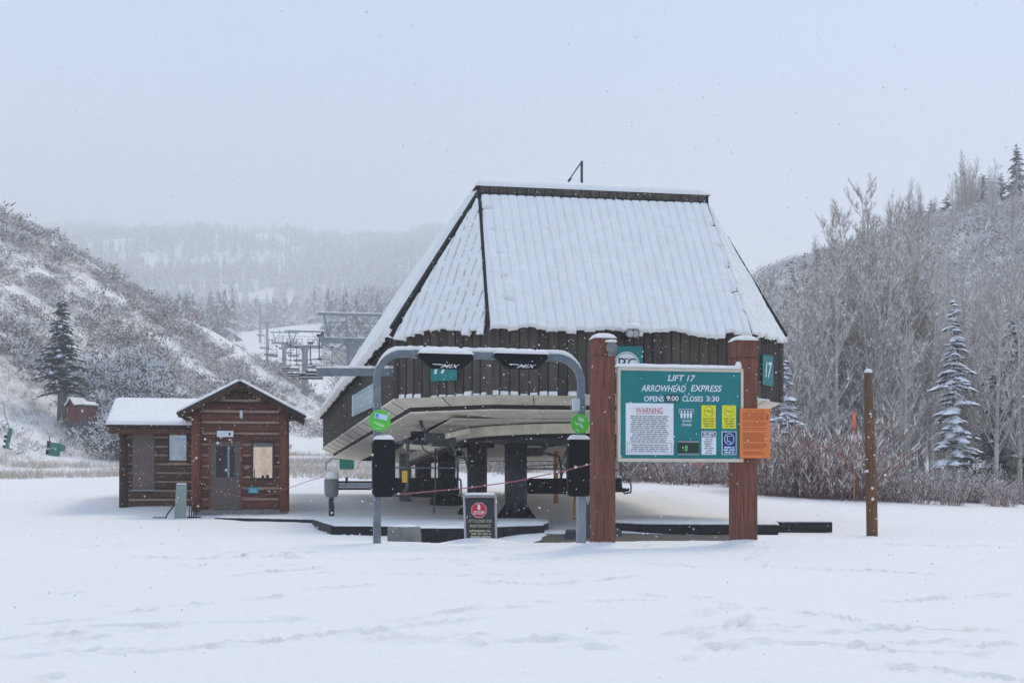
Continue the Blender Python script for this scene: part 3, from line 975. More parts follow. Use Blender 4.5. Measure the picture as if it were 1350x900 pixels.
# spruces
def spruce_px(px, base, top, Y, seed, label, name="spruce_tree", **k):
    if Y is None:
        _, Y = ground_px(px, base)
        k['r'] *= Y / 100; k['trunk'] *= Y / 100
    X = (px - CX) / F * Y
    z = float(gz0(X, Y))
    h = CZ + (HY - top) / F * Y - z
    return conifer(name, label, (X, Y, z), h, seed=seed, **k)
spruce_px(82, 557, 392, None, 11, "dark green spruce with a thick bare trunk on the hillside left of the log cabin", r=2.2, snow=.3, trunk=.36, first=.27, whorls=22, per=11, droop=.24, green=(0.03, 0.05, 0.03))
spruce_px(1258, 612, 398, 60, 12, "slender snow laden spruce standing alone in front of the aspen grove", r=1.3, snow=.98, trunk=.13, green=(0.07, 0.08, 0.065), first=.06, whorls=23, per=6, droop=.3)
spruce_px(1034, 588, 470, 58, 13, "snow laden spruce beside the right corner of the lift station", r=1.4, snow=.98, trunk=.12, first=.02, whorls=15, per=8, green=(0.08, 0.09, 0.075), droop=.4)
spruce_px(1332, 610, 425, 68, 14, "dark half hidden spruce among the aspens at the foot of the right hill", r=2.3, snow=.4, trunk=.16, first=.03, whorls=26, per=8)
spruce_px(1340, 250, 190, 205, 15, "tallest dark pine on the crest of the right hill", name="pine_tree", r=2.6, snow=.25, trunk=.2, first=.05, whorls=16, per=9)
spruce_px(1295, 262, 229, 212, 16, "round dark pine on the crest of the right hill", name="pine_tree", r=2.6, snow=.3, trunk=.2, first=.05, whorls=12, per=10, droop=.1)
for i, (px, top, Y) in enumerate([(1212, 267, 225), (1228, 268, 222), (1248, 258, 220), (1060, 335, 170), (1078, 330, 172), (1046, 345, 168), (1200, 275, 226), (1270, 250, 214), (1095, 322, 178), (1320, 228, 208)]):
    # keep every crown standing clear of the brush on the crest
    zg_ = float(gz0((px - CX) / F * Y, Y)); top = min(top, HY - (zg_ + 4.2 - CZ) * F / Y)
    spruce_px(px, 300, top, Y, 30 + i, "small rounded pine in the row along the right ridge", name="pine_tree", r=2.0, snow=.45, trunk=.15, first=.03, whorls=10, per=9, droop=.1, group="small pines along the right ridge")

def juniper_meshes(seed):
    q = random.Random(seed)
    T = Tris()
    cs = [(Vector((q.uniform(-.8, .8), q.uniform(-.6, .6), q.uniform(.4, 1.35))), q.uniform(.35, .6)) for _ in range(9)]
    for i in range(2600):
        c, r = q.choice(cs)
        d = Vector((q.gauss(0, 1), q.gauss(0, 1), q.gauss(0, 1))).normalized()
        p = c + d * r * q.uniform(.55, 1.05)
        if p.z < 0.02: continue
        up = d.z + q.uniform(-.6, .6) > .45
        col = jit(q, (0.7, 0.71, 0.74), .15) if up else (jit(q, (0.075, 0.085, 0.07), .5) if q.random() < .7 else jit(q, FROST, .2))
        sliver(T, q, p, (d + Vector((0, 0, .5))), q.uniform(.05, .13), q.uniform(.03, .075), col)
    st = MB()
    for k in range(5):
        st.tube([(q.uniform(-.1, .1), q.uniform(-.1, .1), -.2), (q.uniform(-.5, .5), q.uniform(-.4, .4), .9)], [.06, .02], 5)
    return st.mesh("stems", BARK), T.mesh("foliage")
JUN = [juniper_meshes(60 + k) for k in range(3)]
for i, (px, Y, s) in enumerate([(152, 94, 2.1), (168, 97, 2.7), (186, 95, 2.5), (205, 98, 2.7), (222, 96, 2.2), (240, 99, 2.3), (262, 98, 1.9), (285, 103, 2.0), (158, 104, 2.6), (196, 106, 2.7), (146, 103, 2.2), (48, 110, 1.6), (315, 104, 1.7), (350, 110, 1.8), (122, 112, 2.3), (140, 116, 2.8), (158, 113, 3.1), (176, 118, 3.0), (194, 114, 2.9), (212, 118, 2.8), (228, 113, 2.5), (150, 124, 2.6), (186, 126, 2.8), (246, 120, 2.3)]):
    X = (px - CX) / F * Y
    j = empty("juniper_bush", (X, Y, float(gz0(X, Y)) - .1), _q.uniform(0, 6.28), "snow dusted dark green juniper bush on the slope behind the log cabin", "bush", "junipers behind the log cabin")
    j.scale = (s, s, s * .9)
    a, b = JUN[i % 3]
    link("stems", a, j)
    link("foliage", b, j)["kind"] = "stuff"

def willow_meshes(seed, red=1.0):
    q = random.Random(seed)
    st, T = MB(), Tris()
    base = (0.27 * red + .09, 0.165, 0.12)
    for i in range(58):
        a = q.uniform(0, 6.28)
        b = Vector((math.cos(a) * q.uniform(0, .3), math.sin(a) * q.uniform(0, .3), -.1))
        d = Vector((math.cos(a) * q.uniform(.1, .75), math.sin(a) * q.uniform(.1, .75), 1)).normalized()
        L = q.uniform(.6, 1.08)
        mid = b + d * L * .55
        e = mid + (d + Vector((math.cos(a) * .35, math.sin(a) * .35, -.05))).normalized() * L * .45
        st.tube([b, mid, e], [.006, .004, .0015], 3, cap=False)
        for k in range(34):
            u = q.uniform(.2, 1)
            p = b.lerp(mid, u / .55) if u < .55 else mid.lerp(e, (u - .55) / .45)
            dd = (d + rdir(q, q.uniform(0, 1)) * .9).normalized()
            x = q.random()
            col = jit(q, FROST, .2) if x < .48 else jit(q, base if x < .85 else (0.16, .13, .12), .35)
            sliver(T, q, p, dd, q.uniform(.04, .13), .011, col)
    return st.mesh("stems", WILLOW), T.mesh("frosted_twigs")
WILLOW = mat("red brown willow stems", (0.2, 0.1, 0.085), rough=0.8, var=0.3, bump=0)
WIL = [willow_meshes(80, 1.0), willow_meshes(81, .9), willow_meshes(82, .55), willow_meshes(83, .3)]
WL = ["red stemmed frosted willow bush beside the slope edge", "dull red frosted willow bush beside the slope edge", "brown frosted willow bush beside the slope edge", "grey frosted willow bush beside the slope edge"]
def willow(px, Y, h, k, where=""):
    X = (px - CX) / F * Y
    w = empty("willow_bush", (X, Y, float(gz0(X, Y)) - .05), _q.uniform(0, 6.28), WL[k].replace("beside the slope edge", where), "bush", "willows " + where)
    w.scale = (h * _q.uniform(.85, 1.2), h * _q.uniform(.85, 1.2), h)
    a, b = WIL[k]
    link("stems", a, w)
    link("frosted_twigs", b, w)["kind"] = "stuff"
for i in range(20):
    px = 1003 + i * 7.2 + _q.uniform(-4, 4)
    willow(px, _q.uniform(54, 60), _q.uniform(2.5, 4.0) * (1.0 if px < 1110 else .8), _q.choice([0, 0, 1, 1, 2]), "between the station and the lone wooden pole")
for i in range(19):
    px = 1146 + i * 11.6 + _q.uniform(-4, 4)
    willow(px, _q.uniform(53, 60), _q.uniform(.9, 2.3), _q.choice([1, 2, 3, 3, 3]), "at the foot of the aspens beyond the wooden pole")
for i in range(22):
    px = 815 + i * 8.6 + _q.uniform(-4, 4)
    willow(px, _q.uniform(62, 70), _q.uniform(1.5, 2.6), _q.choice([1, 2, 3, 2, 0]), "seen under the notice board")
for i in range(12):
    px = 640 + i * 14 + _q.uniform(-5, 5)
    willow(px, _q.uniform(74, 82), _q.uniform(1.2, 2.0), _q.choice([2, 3, 3]), "seen between the station columns")
# ------------------------------------------------------------------ lift station
TH = math.radians(10.7)
CT, ST = math.cos(TH), math.sin(TH)
SX0, SY0 = (645 - CX) / F * 31.0, 31.0
W, ZB, ZE, ZR = 6.16, 3.0, 4.6, 8.2
def s2w(a, b, z=0.0):
    return Vector((SX0 + a * CT - b * ST, SY0 + a * ST + b * CT, z))
def w2s(X, Y):
    dx, dy = X - SX0, Y - SY0
    return (dx * CT + dy * ST, -dx * ST + dy * CT)
_pf = px2(424, 592, 52)
_a, DD = w2s(_pf.x, _pf.y)
OUT = [(0, 0), (W, 0), (W + 1.5, 1.6), (W + 2.0, DD), (_a, DD), (-1.95, 1.7)]
DROP_B, DROP_E = 0.62, 1.03             # the long sides run slightly downhill to the rear
def zb_(i): return ZB - (DROP_B if i in (3, 4) else 0)
def ze_(i): return ZE - (DROP_E if i in (3, 4) else 0)
station = empty("lift_station", (SX0, SY0, 0), TH, "large brown boarded chairlift station with a steep snow covered mansard roof", "lift station")

def offset_poly(poly, d):
    n, out = len(poly), []
    for i in range(n):
        p0, p1, p2 = Vector(poly[i - 1]), Vector(poly[i]), Vector(poly[(i + 1) % n])
        e1, e2 = (p1 - p0).normalized(), (p2 - p1).normalized()
        n1, n2 = Vector((-e1.y, e1.x)), Vector((-e2.y, e2.x))
        k = 1 + n1.dot(n2)
        out.append(p1 + (n1 + n2) * (d / k))
    return out

# walls: backing, then every board of the three faces in view
def edge_pts(i, ins=0.0):
    o = offset_poly(OUT, ins)
    return o[i], o[(i + 1) % 6]
EDGE_FRONT, EDGE_RIGHTC, EDGE_RIGHT, EDGE_BACK, EDGE_LEFT, EDGE_LEFTC = 0, 1, 2, 3, 4, 5
wallb = MB()
o_in = offset_poly(OUT, 0.09)
o_in2 = offset_poly(OUT, 0.2)
for i in range(6):
    j = (i + 1) % 6
    a, b, c, d = o_in[i], o_in[j], o_in2[j], o_in2[i]
    wallb.add([(a.x, a.y, zb_(i)), (b.x, b.y, zb_(j)), (c.x, c.y, zb_(j)), (d.x, d.y, zb_(i)), (a.x, a.y, ze_(i)), (b.x, b.y, ze_(j)), (c.x, c.y, ze_(j)), (d.x, d.y, ze_(i))],
              [(0, 1, 5, 4), (1, 2, 6, 5), (2, 3, 7, 6), (3, 0, 4, 7), (0, 3, 2, 1), (4, 5, 6, 7)])
wallb.build("wall_backing", DARKTRIM, station)
bm_ = []
for k in range(3):
    m = MB()
    w_ = 0.1 + 0.003 * k
    m.prism([(-w_, -0.035), (-w_ + 0.02, -0.05), (w_ - 0.02, -0.05), (w_, -0.035), (w_, 0), (-w_, 0)], 0, ZE - ZB - 0.01 - 0.005 * k)
    bm_.append(m.mesh("board", BOARD))
for i in (EDGE_FRONT, EDGE_RIGHTC, EDGE_LEFTC):
    p, q = edge_pts(i, 0.085)
    L = (q - p).length
    n = int(L / 0.222)
    ang = math.atan2(q.y - p.y, q.x - p.x)
    for k in range(n):
        t = (k + 0.5) / n
        c = p.lerp(q, t)
        link("board", rnd.choice(bm_), station, (c.x, c.y, ZB + 0.005 + rnd.uniform(0, .012)), (0, rnd.uniform(-.004, .004), ang + rnd.uniform(-.01, .01)))
# left side seen at a grazing angle: battens joined into one part
m = MB()
p, q = edge_pts(EDGE_LEFT, 0.085)
n = int((q - p).length / 0.222)
for k in range(n):
    c = p.lerp(q, (k + 0.5) / n)
    t_ = 1 - (k + .5) / n
    m.box(c.x - 0.045, c.x, c.y - 0.1, c.y + 0.1, ZB - DROP_B * t_ + .005, ZE - DROP_E * t_ - .03)
tag(m.build("side_boards", BOARD, station), kind="stuff")
# corner posts
for i in (0, 1, 2, 5):
    o = offset_poly(OUT, 0.02)[i]
    cp = MB()
    cp.prism([(0.075 * math.cos(2 * math.pi * k / 8), 0.075 * math.sin(2 * math.pi * k / 8)) for k in range(8)], ZB + .002, ZE - .012)
    cp.build("corner_post", BOARD, station, loc=(o.x, o.y, 0))

# roof
RI = 0.18
RB = 2.49
AP_L, AP_R = (RI, RB), (W - RI, RB)
ov = offset_poly(OUT, -0.1)
E0 = [Vector((p.x, p.y, ze_(i))) for i, p in enumerate(ov)]
TL, TR = Vector((RI, RB, ZR)), Vector((W - RI, RB, ZR))
TLb, TRb = Vector((RI, DD - 2.4, ZR)), Vector((W - RI, DD - 2.4, ZR))
def roof_part(name, pts):
    n = len(pts)
    m = MB()
    nn = (pts[1] - pts[0]).cross(pts[2] - pts[0]).normalized() * 0.08
    m.add([tuple(p) for p in pts] + [tuple(p - nn) for p in pts], [tuple(range(n)), tuple(range(n, 2 * n))[::-1]] + [(i, n + i, n + (i + 1) % n, (i + 1) % n) for i in range(n)])
    return m.build(name, DARKTRIM, station)
roof_part("roof_slope", [E0[0], E0[1], TR, TL])
roof_part("roof_slope", [E0[5], E0[0], TL])
roof_part("roof_slope", [E0[1], E0[2], TR])
roof_part("roof_slope", [E0[4], E0[5], TL, TLb])
roof_part("roof_slope", [E0[2], E0[3], TRb, TR])
roof_part("roof_slope", [E0[3], E0[4], TLb, TRb])
m = MB()
m.box(RI - .06, W - RI + .06, RB - .06, DD - 2.4, ZR - .12, ZR + .07)
m.build("roof_deck", DARKTRIM, station)
sh = MB()
sh.box(-.105, .105, -.03, .0, -.11, .04)
shm = sh.mesh("ridge_shingle", BOARD)
n = int((W - 2 * RI) / .225)
for k in range(n):
    link("ridge_shingle", shm, station, (RI + (k + .5) * (W - 2 * RI) / n, RB - .065, ZR + .03 + rnd.uniform(-.012, .012)), (rnd.uniform(-.05, .1) + .25, 0, 0))

def snow_sheet(name, A, B, C, D, step, T=0.07, pitch=0.223, gd=0.018, gw=0.035, margin=(.07, .07), top=0.97, ext=None, holes=(), dotted=0.0, seed=0, nu=None, noise=0.02):
    A, B, C, D = map(np.array, (A, B, C, D))
    e = (B - A) / np.linalg.norm(B - A)
    nrm = np.cross(B - A, (C + D) / 2 - A)
    nrm /= np.linalg.norm(nrm)
    fall = np.cross(nrm, e)
    H = abs(np.dot(D - A, fall))
    nu = nu or int(np.linalg.norm(B - A) / step)
    nv = int(H / step)
    U, V = np.meshgrid(np.linspace(0, 1, nu + 1), np.linspace(0, top, nv + 1))
    wid = np.linalg.norm(B - A) * (1 - V) + np.linalg.norm(C - D) * V
    mu0, mu1 = np.minimum(margin[0] / np.maximum(wid, 1e-3), .49), np.minimum(margin[1] / np.maximum(wid, 1e-3), .49)
    UU = mu0 + U * (1 - mu0 - mu1)
    P = (A * (1 - UU[..., None]) + B * UU[..., None]) * (1 - V[..., None]) + (D * (1 - UU[..., None]) + C * UU[..., None]) * V[..., None]
    s = (P - A) @ e
    h = (P - A) @ fall
    if ext is not None:
        P = P - fall * (ext(s) * np.clip(1 - h / 0.5, 0, 1) ** 2)[..., None]
    edge = np.minimum(np.minimum(U, 1 - U) * wid / .09, 1)
    edge = np.sqrt(np.clip(1 - (1 - edge) ** 2, 0, 1))
    tp = np.clip((top - V) * H / .07, 0, 1)
    t = T * edge * np.sqrt(1 - (1 - tp) ** 2)
    t = t + noise * (fbm(s * 3.1 + 11, h * 2.3, seed, 3) - .5) * edge * 2
    ph = (s / pitch) % 1.0
    g = np.exp(-(np.minimum(ph, 1 - ph) * pitch / gw) ** 2)
    t = t - g * gd * (0.5 + fbm(s * 4, h * 5, seed + 3, 2))
    t = t + .003 * np.sin(h * 2 * np.pi / .2 + 3 * fbm(s * 2, h, seed, 2)) + .012 * (fbm(s * 9, h * 1.5, seed + 5, 3) - .5) * edge
    if dotted:
        dn = vnoise(np.round(s / pitch) * 7.3, h * 15.0, seed + 9)
        t = t - g * (dn > (1 - dotted)) * T * 1.6
    for (hs, hh, wl, wh, sl) in holes:
        t = t - 1.7 * T * np.exp(-((s - hs) / wl) ** 2 - ((h - hh - sl * (s - hs)) / wh) ** 2)
    P = P + nrm * np.maximum(t, -.02)[..., None]
    vv = P.reshape(-1, 3)
    m_, n_ = U.shape
    ix = np.arange(m_ * n_).reshape(m_, n_)
    fc = np.stack([ix[:-1, :-1], ix[:-1, 1:], ix[1:, 1:], ix[1:, :-1]], -1).reshape(-1, 4)
    low = P[0] - nrm * (T * .9 + .01) + np.array([0, 0, -.005])
    vv = np.concatenate([vv, low])
    l0 = m_ * n_ + np.arange(n_)
    fc = np.concatenate([fc, np.stack([l0[:-1], l0[1:], ix[0, 1:], ix[0, :-1]], -1)])
    return link(name, np_mesh(name, vv, fc, SNOW, smooth=True), station)

def eave_ext(seed, amp=.2, base=.03):
    g = random.Random(seed)
    steps = [g.random() for _ in range(400)]
    big = [g.random() for _ in range(60)]
    def f(s):
        k = np.clip((np.asarray(s) / .223).astype(int), 0, 399)
        st = np.array(steps)[k]
        b = np.array(big)[np.clip((np.asarray(s) / .9).astype(int), 0, 59)]
        return base + amp * (0.35 * st + 0.45 * (b > .72) * st + .4 * vnoise(np.asarray(s) * 2.2, np.asarray(s) * 0 + seed, seed))
    return f
snow_sheet("roof_snow", E0[0], E0[1], TR, TL, .05, T=.085, ext=eave_ext(4, .22, .05), seed=1, top=.955, gd=.034, gw=.022, nu=280, noise=.014, margin=(.03, .0),
           holes=[(.35, 3.75, .12, .035, .1), (.42, 3.0, .05, .02, .2), (.48, 2.2, .07, .02, -.2), (.5, 1.45, .09, .03, -.3), (.55, .7, .13, .03, -.4),
                  (6.0, 3.45, .1, .03, .2), (6.0, 2.7, .06, .02, .3), (6.1, 2.0, .09, .03, .3), (6.12, 1.2, .16, .035, .3), (6.22, .55, .1, .03, .4)])
snow_sheet("roof_snow", E0[5], E0[0], TL, TL, .032, T=.06, ext=eave_ext(6, .3, .0), seed=21, top=.93, dotted=.62, gd=.01, gw=.016, nu=150, margin=(.12, .05))
snow_sheet("roof_snow", E0[1], E0[2], TR, TR, .032, T=.06, ext=eave_ext(7, .25, .0), seed=22, top=.95, dotted=.3, gd=.03, gw=.022, nu=130, margin=(.02, .1))
snow_sheet("roof_snow", E0[4], E0[5], TL, TLb, .16, T=.16, seed=23, top=1.0, margin=(.1, .02), nu=200, noise=.05, ext=eave_ext(9, .15, .1))
snow_sheet("roof_snow", E0[2], E0[3], TRb, TR, .3, T=.14, seed=24, top=1.0, margin=(.02, .1), nu=90, noise=.04)
# thick pillow of snow on the flat top
def pillow(name, x0, x1, y0, y1, z0, T, step, parent, seed=0, sag=.0, m=None, noise=.25, r=None):
    nu, nv = max(2, int((x1 - x0) / step)), max(2, int((y1 - y0) / step))
    U, V = np.meshgrid(np.linspace(x0, x1, nu + 1), np.linspace(y0, y1, nv + 1))
    r = r or T * 1.2
    ex = np.clip(np.minimum(U - x0, x1 - U) / r, 0, 1)
    ey = np.clip(np.minimum(V - y0, y1 - V) / r, 0, 1)
    k = np.sqrt(1 - (1 - ex) ** 2) * np.sqrt(1 - (1 - ey) ** 2)
    Z = z0 + T * (.18 + .82 * k) * (1 + noise * (fbm(U * 2.3 / max(.25, T * 5) + 3, V * 2.3 / max(.25, T * 5), seed, 3) - .5) * 2)
    ix = np.arange(U.size).reshape(U.shape)
    fc = np.stack([ix[:-1, :-1], ix[:-1, 1:], ix[1:, 1:], ix[1:, :-1]], -1).reshape(-1, 4)
    ring_ = np.concatenate([ix[0, :], ix[1:, -1], ix[-1, -2::-1], ix[-2:0:-1, 0]])
    vv = np.stack([U, V, Z], -1).reshape(-1, 3)
    b = vv[ring_].copy()
    b[:, 2] = z0
    n = len(ring_)
    k0 = len(vv) + np.arange(n)
    fc = np.concatenate([fc, np.stack([k0, np.roll(k0, -1), np.roll(ring_, -1), ring_], -1)])
    return link(name, np_mesh(name, np.concatenate([vv, b]), fc, m or SNOW, smooth=True), parent)
pillow("roof_snow", RI - .1, W - RI + .1, RB - .11, DD - 2.4, ZR + .072, .23, .12, station, seed=5, noise=.12)
# hip battens, dark through the snow
def hip(p, q, w, h, up, name="hip_batten"):
    m = MB()
    m.beam(p, q, w, h, up)
    m.build(name, DARKTRIM, station)
hip(E0[5] + Vector((0, 0, .05)), TL + Vector((-.02, -.03, -.1)), .13, .1, (-.6, -.3, 1))
hip(E0[0] + Vector((0, 0, -.02)), TL + Vector((.02, -.05, -.28)), .06, .08, (-.2, -1, 1))
hip(E0[2] + Vector((0, 0, .05)), TR + Vector((.02, 0, -.15)), .1, .1, (.8, -.2, 1))
# antenna on the top
m = MB()
pa = px2(767, 237, 36.2)
an = w2s(pa.x, pa.y)
m.tube([(an[0], an[1], ZR + .1), (an[0], an[1], 9.55)], .035, 6)
m.tube([(an[0] - .02, an[1], 9.5), (an[0] - .2, an[1], 9.25), (an[0] - .42, an[1], 8.9)], [.02, .018, .018], 5)
m.tube([(an[0] - .3, an[1], 9.08), (an[0] - .36, an[1], 9.0)], .035, 6)
m.build("mast_antenna", mat("dark grey metal", (.06, .065, .075), .5, .3, bump=0), station)

# underside: ledge, fascia strips and soffit panels
f1, f2, f3 = offset_poly(OUT, .0), offset_poly(OUT, .36), offset_poly(OUT, .40)
f0 = offset_poly(OUT, .25)
for i in range(6):
    j = (i + 1) % 6
    m = MB()
    a, b, c, d = f1[i], f1[j], f2[j], f2[i]
    m.add([(a.x, a.y, zb_(i)), (b.x, b.y, zb_(j)), (c.x, c.y, zb_(j) - .2), (d.x, d.y, zb_(i) - .2), (f0[i].x, f0[i].y, zb_(i)), (f0[j].x, f0[j].y, zb_(j))],
          [(0, 3, 2, 1), (0, 1, 5, 4), (3, 4, 5, 2)])
    m.build("fascia_panel", BEIGE, station)
    m = MB()
    a, b = f3[i], f3[j]
    m.quad((a.x, a.y, zb_(i) - .33), (b.x, b.y, zb_(j) - .33), (b.x, b.y, zb_(j) - .1), (a.x, a.y, zb_(i) - .1))
    m.build("shadow_gap", DARKTRIM, station)
# joints between fascia panels
for i in (EDGE_FRONT, EDGE_RIGHTC, EDGE_LEFTC, EDGE_LEFT):
    j = (i + 1) % 6
    L = (f1[j] - f1[i]).length
    n = max(1, int(L / 1.55))
    for k in range(n):
        t = (k + .5) / n
        a, c = f1[i].lerp(f1[j], t), f2[i].lerp(f2[j], t)
        z = zb_(i) * (1 - t) + zb_(j) * t
        m = MB(); m.beam((a.x, a.y, z - .004), (c.x, c.y, z - .204), .018, .012); m.build("panel_joint", DARKTRIM, station)
# stepped soffit: outer lip panel, then flat panels back to front
g1, g2 = offset_poly(OUT, .38), offset_poly(OUT, 1.3)
for i in range(6):
    j = (i + 1) % 6
    m = MB()
    a, b, c, d = g1[i], g1[j], g2[j], g2[i]
    m.add([(a.x, a.y, zb_(i) - .3), (b.x, b.y, zb_(j) - .3), (c.x, c.y, zb_(j) - .46), (d.x, d.y, zb_(i) - .46), (a.x, a.y, zb_(i) - .335), (b.x, b.y, zb_(j) - .335)], [(4, 3, 2, 5), (0, 4, 5, 1)])
    m.build("soffit_panel", BEIGE, station)
bs_ = [1.3, 4.0, 6.8, 10.0, 13.5, DD - 1.3]
for k in range(len(bs_) - 1):
    m = MB()
    b0, b1 = bs_[k] + .02, bs_[k + 1] - .02
    q0, q1 = ZB - .45 - DROP_B * b0 / DD, ZB - .45 - DROP_B * b1 / DD
    m.add([(-.65, b0, q0 - .02), (W + .2, b0, q0 - .02), (W + .2, b1, q1 - .02), (-.65, b1, q1 - .02), (-.65, b0, q0 + .02), (W + .2, b0, q0 + .02), (W + .2, b1, q1 + .02), (-.65, b1, q1 + .02)], [(0, 3, 2, 1), (4, 5, 6, 7), (0, 1, 5, 4), (1, 2, 6, 5), (2, 3, 7, 6), (3, 0, 4, 7)])
    m.build("soffit_panel", BEIGE2, station)
# snow caught on the ledge between boards
m = MB()
for i in (EDGE_FRONT, EDGE_RIGHTC, EDGE_LEFTC):
    p, q = edge_pts(i, .04)
    L = (q - p).length
    n = int(L / .222)
    e = (q - p) / L
    for k in range(n):
        if rnd.random() < .12: continue
        c = p.lerp(q, (k + .5) / n)
        hgt = rnd.uniform(.04, .13)
        rot = Matrix.Translation((c.x, c.y, ZB)) @ Matrix.Rotation(math.atan2(e.y, e.x), 4, 'Z')
        w_ = rnd.uniform(.085, .108)
        ps = [(-w_, -.045, 0), (w_, -.045, 0), (w_, .05, 0), (-w_, .05, 0), (-w_ * .9, -.02, hgt * .8), (w_ * .95, -.025, hgt * rnd.uniform(.6, 1)), (w_, .05, hgt), (-w_, .05, hgt * rnd.uniform(.8, 1.1))]
        m.add([rot @ Vector(v) for v in ps], [(0, 3, 2, 1), (4, 5, 6, 7), (0, 1, 5, 4), (1, 2, 6, 5), (2, 3, 7, 6), (3, 0, 4, 7)])
p, q = edge_pts(EDGE_LEFT, .03)
m.beam((p.x - .0, p.y, ZB - DROP_B + .02), (q.x, q.y, ZB + .02), .07, .035)
m.build("ledge_snow", SNOW, station, bevel=.015)

# columns
for (px, Y) in [(680, 36.5), (629, 41), (589, 45.5), (558, 50)]:
    a, b = w2s((px - CX) / F * Y, Y)
    gz_ = float(gz0((px - CX) / F * Y, Y))
    c = MB()
    zt_ = ZB - .45 - DROP_B * b / DD
    c.lathe([(.3, gz_ - .5), (.3, zt_)], 24)
    col_ = c.build("column", COLUMN, station, smooth=False, loc=(a, b, 0))
    for pl in col_.data.polygons: pl.use_smooth = len(pl.vertices) == 4
    fl = MB()
    fl.lathe([(.58, gz_ - .3), (.58, gz_ + .12), (.34, gz_ + .14)], 20)
    for k in range(8):
        t = 2 * math.pi * k / 8 + .2
        fl.add([(math.cos(t) * .3 - math.sin(t) * .02, math.sin(t) * .3 + math.cos(t) * .02, gz_ + .5), (math.cos(t) * .57 - math.sin(t) * .02, math.sin(t) * .57 + math.cos(t) * .02, gz_ + .13), (math.cos(t) * .3, math.sin(t) * .3, gz_ + .13),
                (math.cos(t) * .3 + math.sin(t) * .02, math.sin(t) * .3 - math.cos(t) * .02, gz_ + .5), (math.cos(t) * .57 + math.sin(t) * .02, math.sin(t) * .57 - math.cos(t) * .02, gz_ + .13)],
               [(0, 1, 2), (3, 2, 4), (0, 3, 4, 1)])
        fl.lathe([(.035, gz_ + .12), (.035, gz_ + .2)], 6, (math.cos(t + .39) * .48, math.sin(t + .39) * .48, 0))
    fl.build("base_flange", BLACK, col_)
    ca = MB()
    ca.box(-.5, .5, -.16, .16, zt_ - .17, zt_ - .025)
    ca.build("cap_beam", BLACK, col_)
# chair track: a U of beige channel with a black rail under it
path = [(0.15, b) for b in (18, 15, 11, 7.5, 4.9)] + [(3.05 - 2.9 * math.cos(t), 4.6 - 2.9 * math.sin(t)) for t in np.linspace(.1, math.pi - .1, 15)] + [(5.95, b) for b in (4.9, 7.5, 11, 15, 18)]
def sweep(m, path, w, z0, z1):
    n = len(path)
    vs_ = []
    for i, p in enumerate(path):
        d = (Vector(path[min(i + 1, n - 1)]) - Vector(path[max(i - 1, 0)])).normalized()
        s = Vector((-d.y, d.x)) * w / 2
        for (k, z) in ((-1, z0), (1, z0), (1, z1), (-1, z1)):
            vs_.append((p[0] + s.x * k, p[1] + s.y * k, z - DROP_B * max(0, p[1]) / DD))
    fs_ = [(0, 1, 2, 3), tuple(4 * (n - 1) + k for k in (3, 2, 1, 0))]
    for i in range(n - 1):
        for k in range(4):
            fs_.append((4 * i + k, 4 * i + 4 + k, 4 * i + 4 + (k + 1) % 4, 4 * i + (k + 1) % 4))
    m.add(vs_, fs_)
m = MB()
sweep(m, path, .5, ZB - .74, ZB - .5)
tr_ = m.build("chair_track", BEIGE, station)
m = MB()
sweep(m, path, .16, ZB - .83, ZB - .742)
m.build("track_rail", BLACK, tr_)
wh = MB()
wh.lathe([(.05, -.07), (.2, -.06), (.22, -.03), (.22, .03), (.2, .06), (.05, .07)], 14, axis='y')
whm = wh.mesh("drive_tyre", BLACK)
for k in range(5):
    t = .35 + k * .6
    link("drive_tyre", whm, tr_, (3.05 - 2.45 * math.cos(t), 4.6 - 2.45 * math.sin(t), ZB - .78), (math.radians(90), 0, 0))
m = MB()
m.lathe([(.3, ZB - .95), (2.0, ZB - .92), (2.05, ZB - .85), (2.0, ZB - .8), (.3, ZB - .75)], 36, (3.05, 5.2, 0))
m.build("bullwheel", mat("dull dark grey steel", (.05, .05, .052), .6, .2, bump=.05), tr_)
# hanging hoses, cables and brackets
HOSE = mat("grey black hoses", (.05, .05, .05), .5, .1, bump=.05)
def wpt(px, py, Y):
    p = px2(px, py, Y)
    a, b = w2s(p.x, p.y)
    return (a, b, p.z)
for pts, r in [([(553, 545, 34), (556, 562, 34), (565, 574, 34), (578, 578, 34.5)], .05), ([(555, 583, 33), (558, 592, 33), (566, 597, 33), (577, 600, 33.2)], .02),
               ([(587, 586, 33), (593, 597, 33), (605, 603, 33.4), (618, 604, 34)], .02), ([(607, 588, 34), (613, 603, 34), (618, 622, 34)], .022),
               ([(719, 580, 36), (719, 590, 36), (713, 594, 36), (702, 595, 36)], .06), ([(696, 600, 37), (720, 597, 37), (737, 602, 37), (741, 622, 37), (738, 642, 37)], .035),
               ([(538, 578, 33), (537, 596, 33), (538, 625, 33), (536, 645, 33), (528, 653, 33), (519, 652, 33)], .045), ([(574, 590, 34), (574, 640, 34), (572, 676, 34.5)], .022)]:
    m = MB(); m.tube([wpt(*p) for p in pts], r, 6); m.build("hose", HOSE, station, smooth=True)
for (p_, q_) in (((500, 609, 36), (620, 610, 36)), ((697, 614, 38), (745, 612, 38))):
    m = MB(); m.tube([wpt(*p_), wpt(*q_)], .013, 4); m.build("cable", HOSE, station)
for (px, py, Y, w_) in [(573, 577, 34, .25), (585, 583, 34.2, .3), (697, 596, 36.5, .35)]:
    p = wpt(px, py, Y)
    m = MB(); m.box(p[0] - w_, p[0] + w_, p[1] - .12, p[1] + .12, p[2] - .1, p[2] + .12); m.build("gear_housing", HOSE, station, bevel=.03)
p1, p2 = wpt(583, 576, 34), wpt(620, 567, 34)
m = MB()
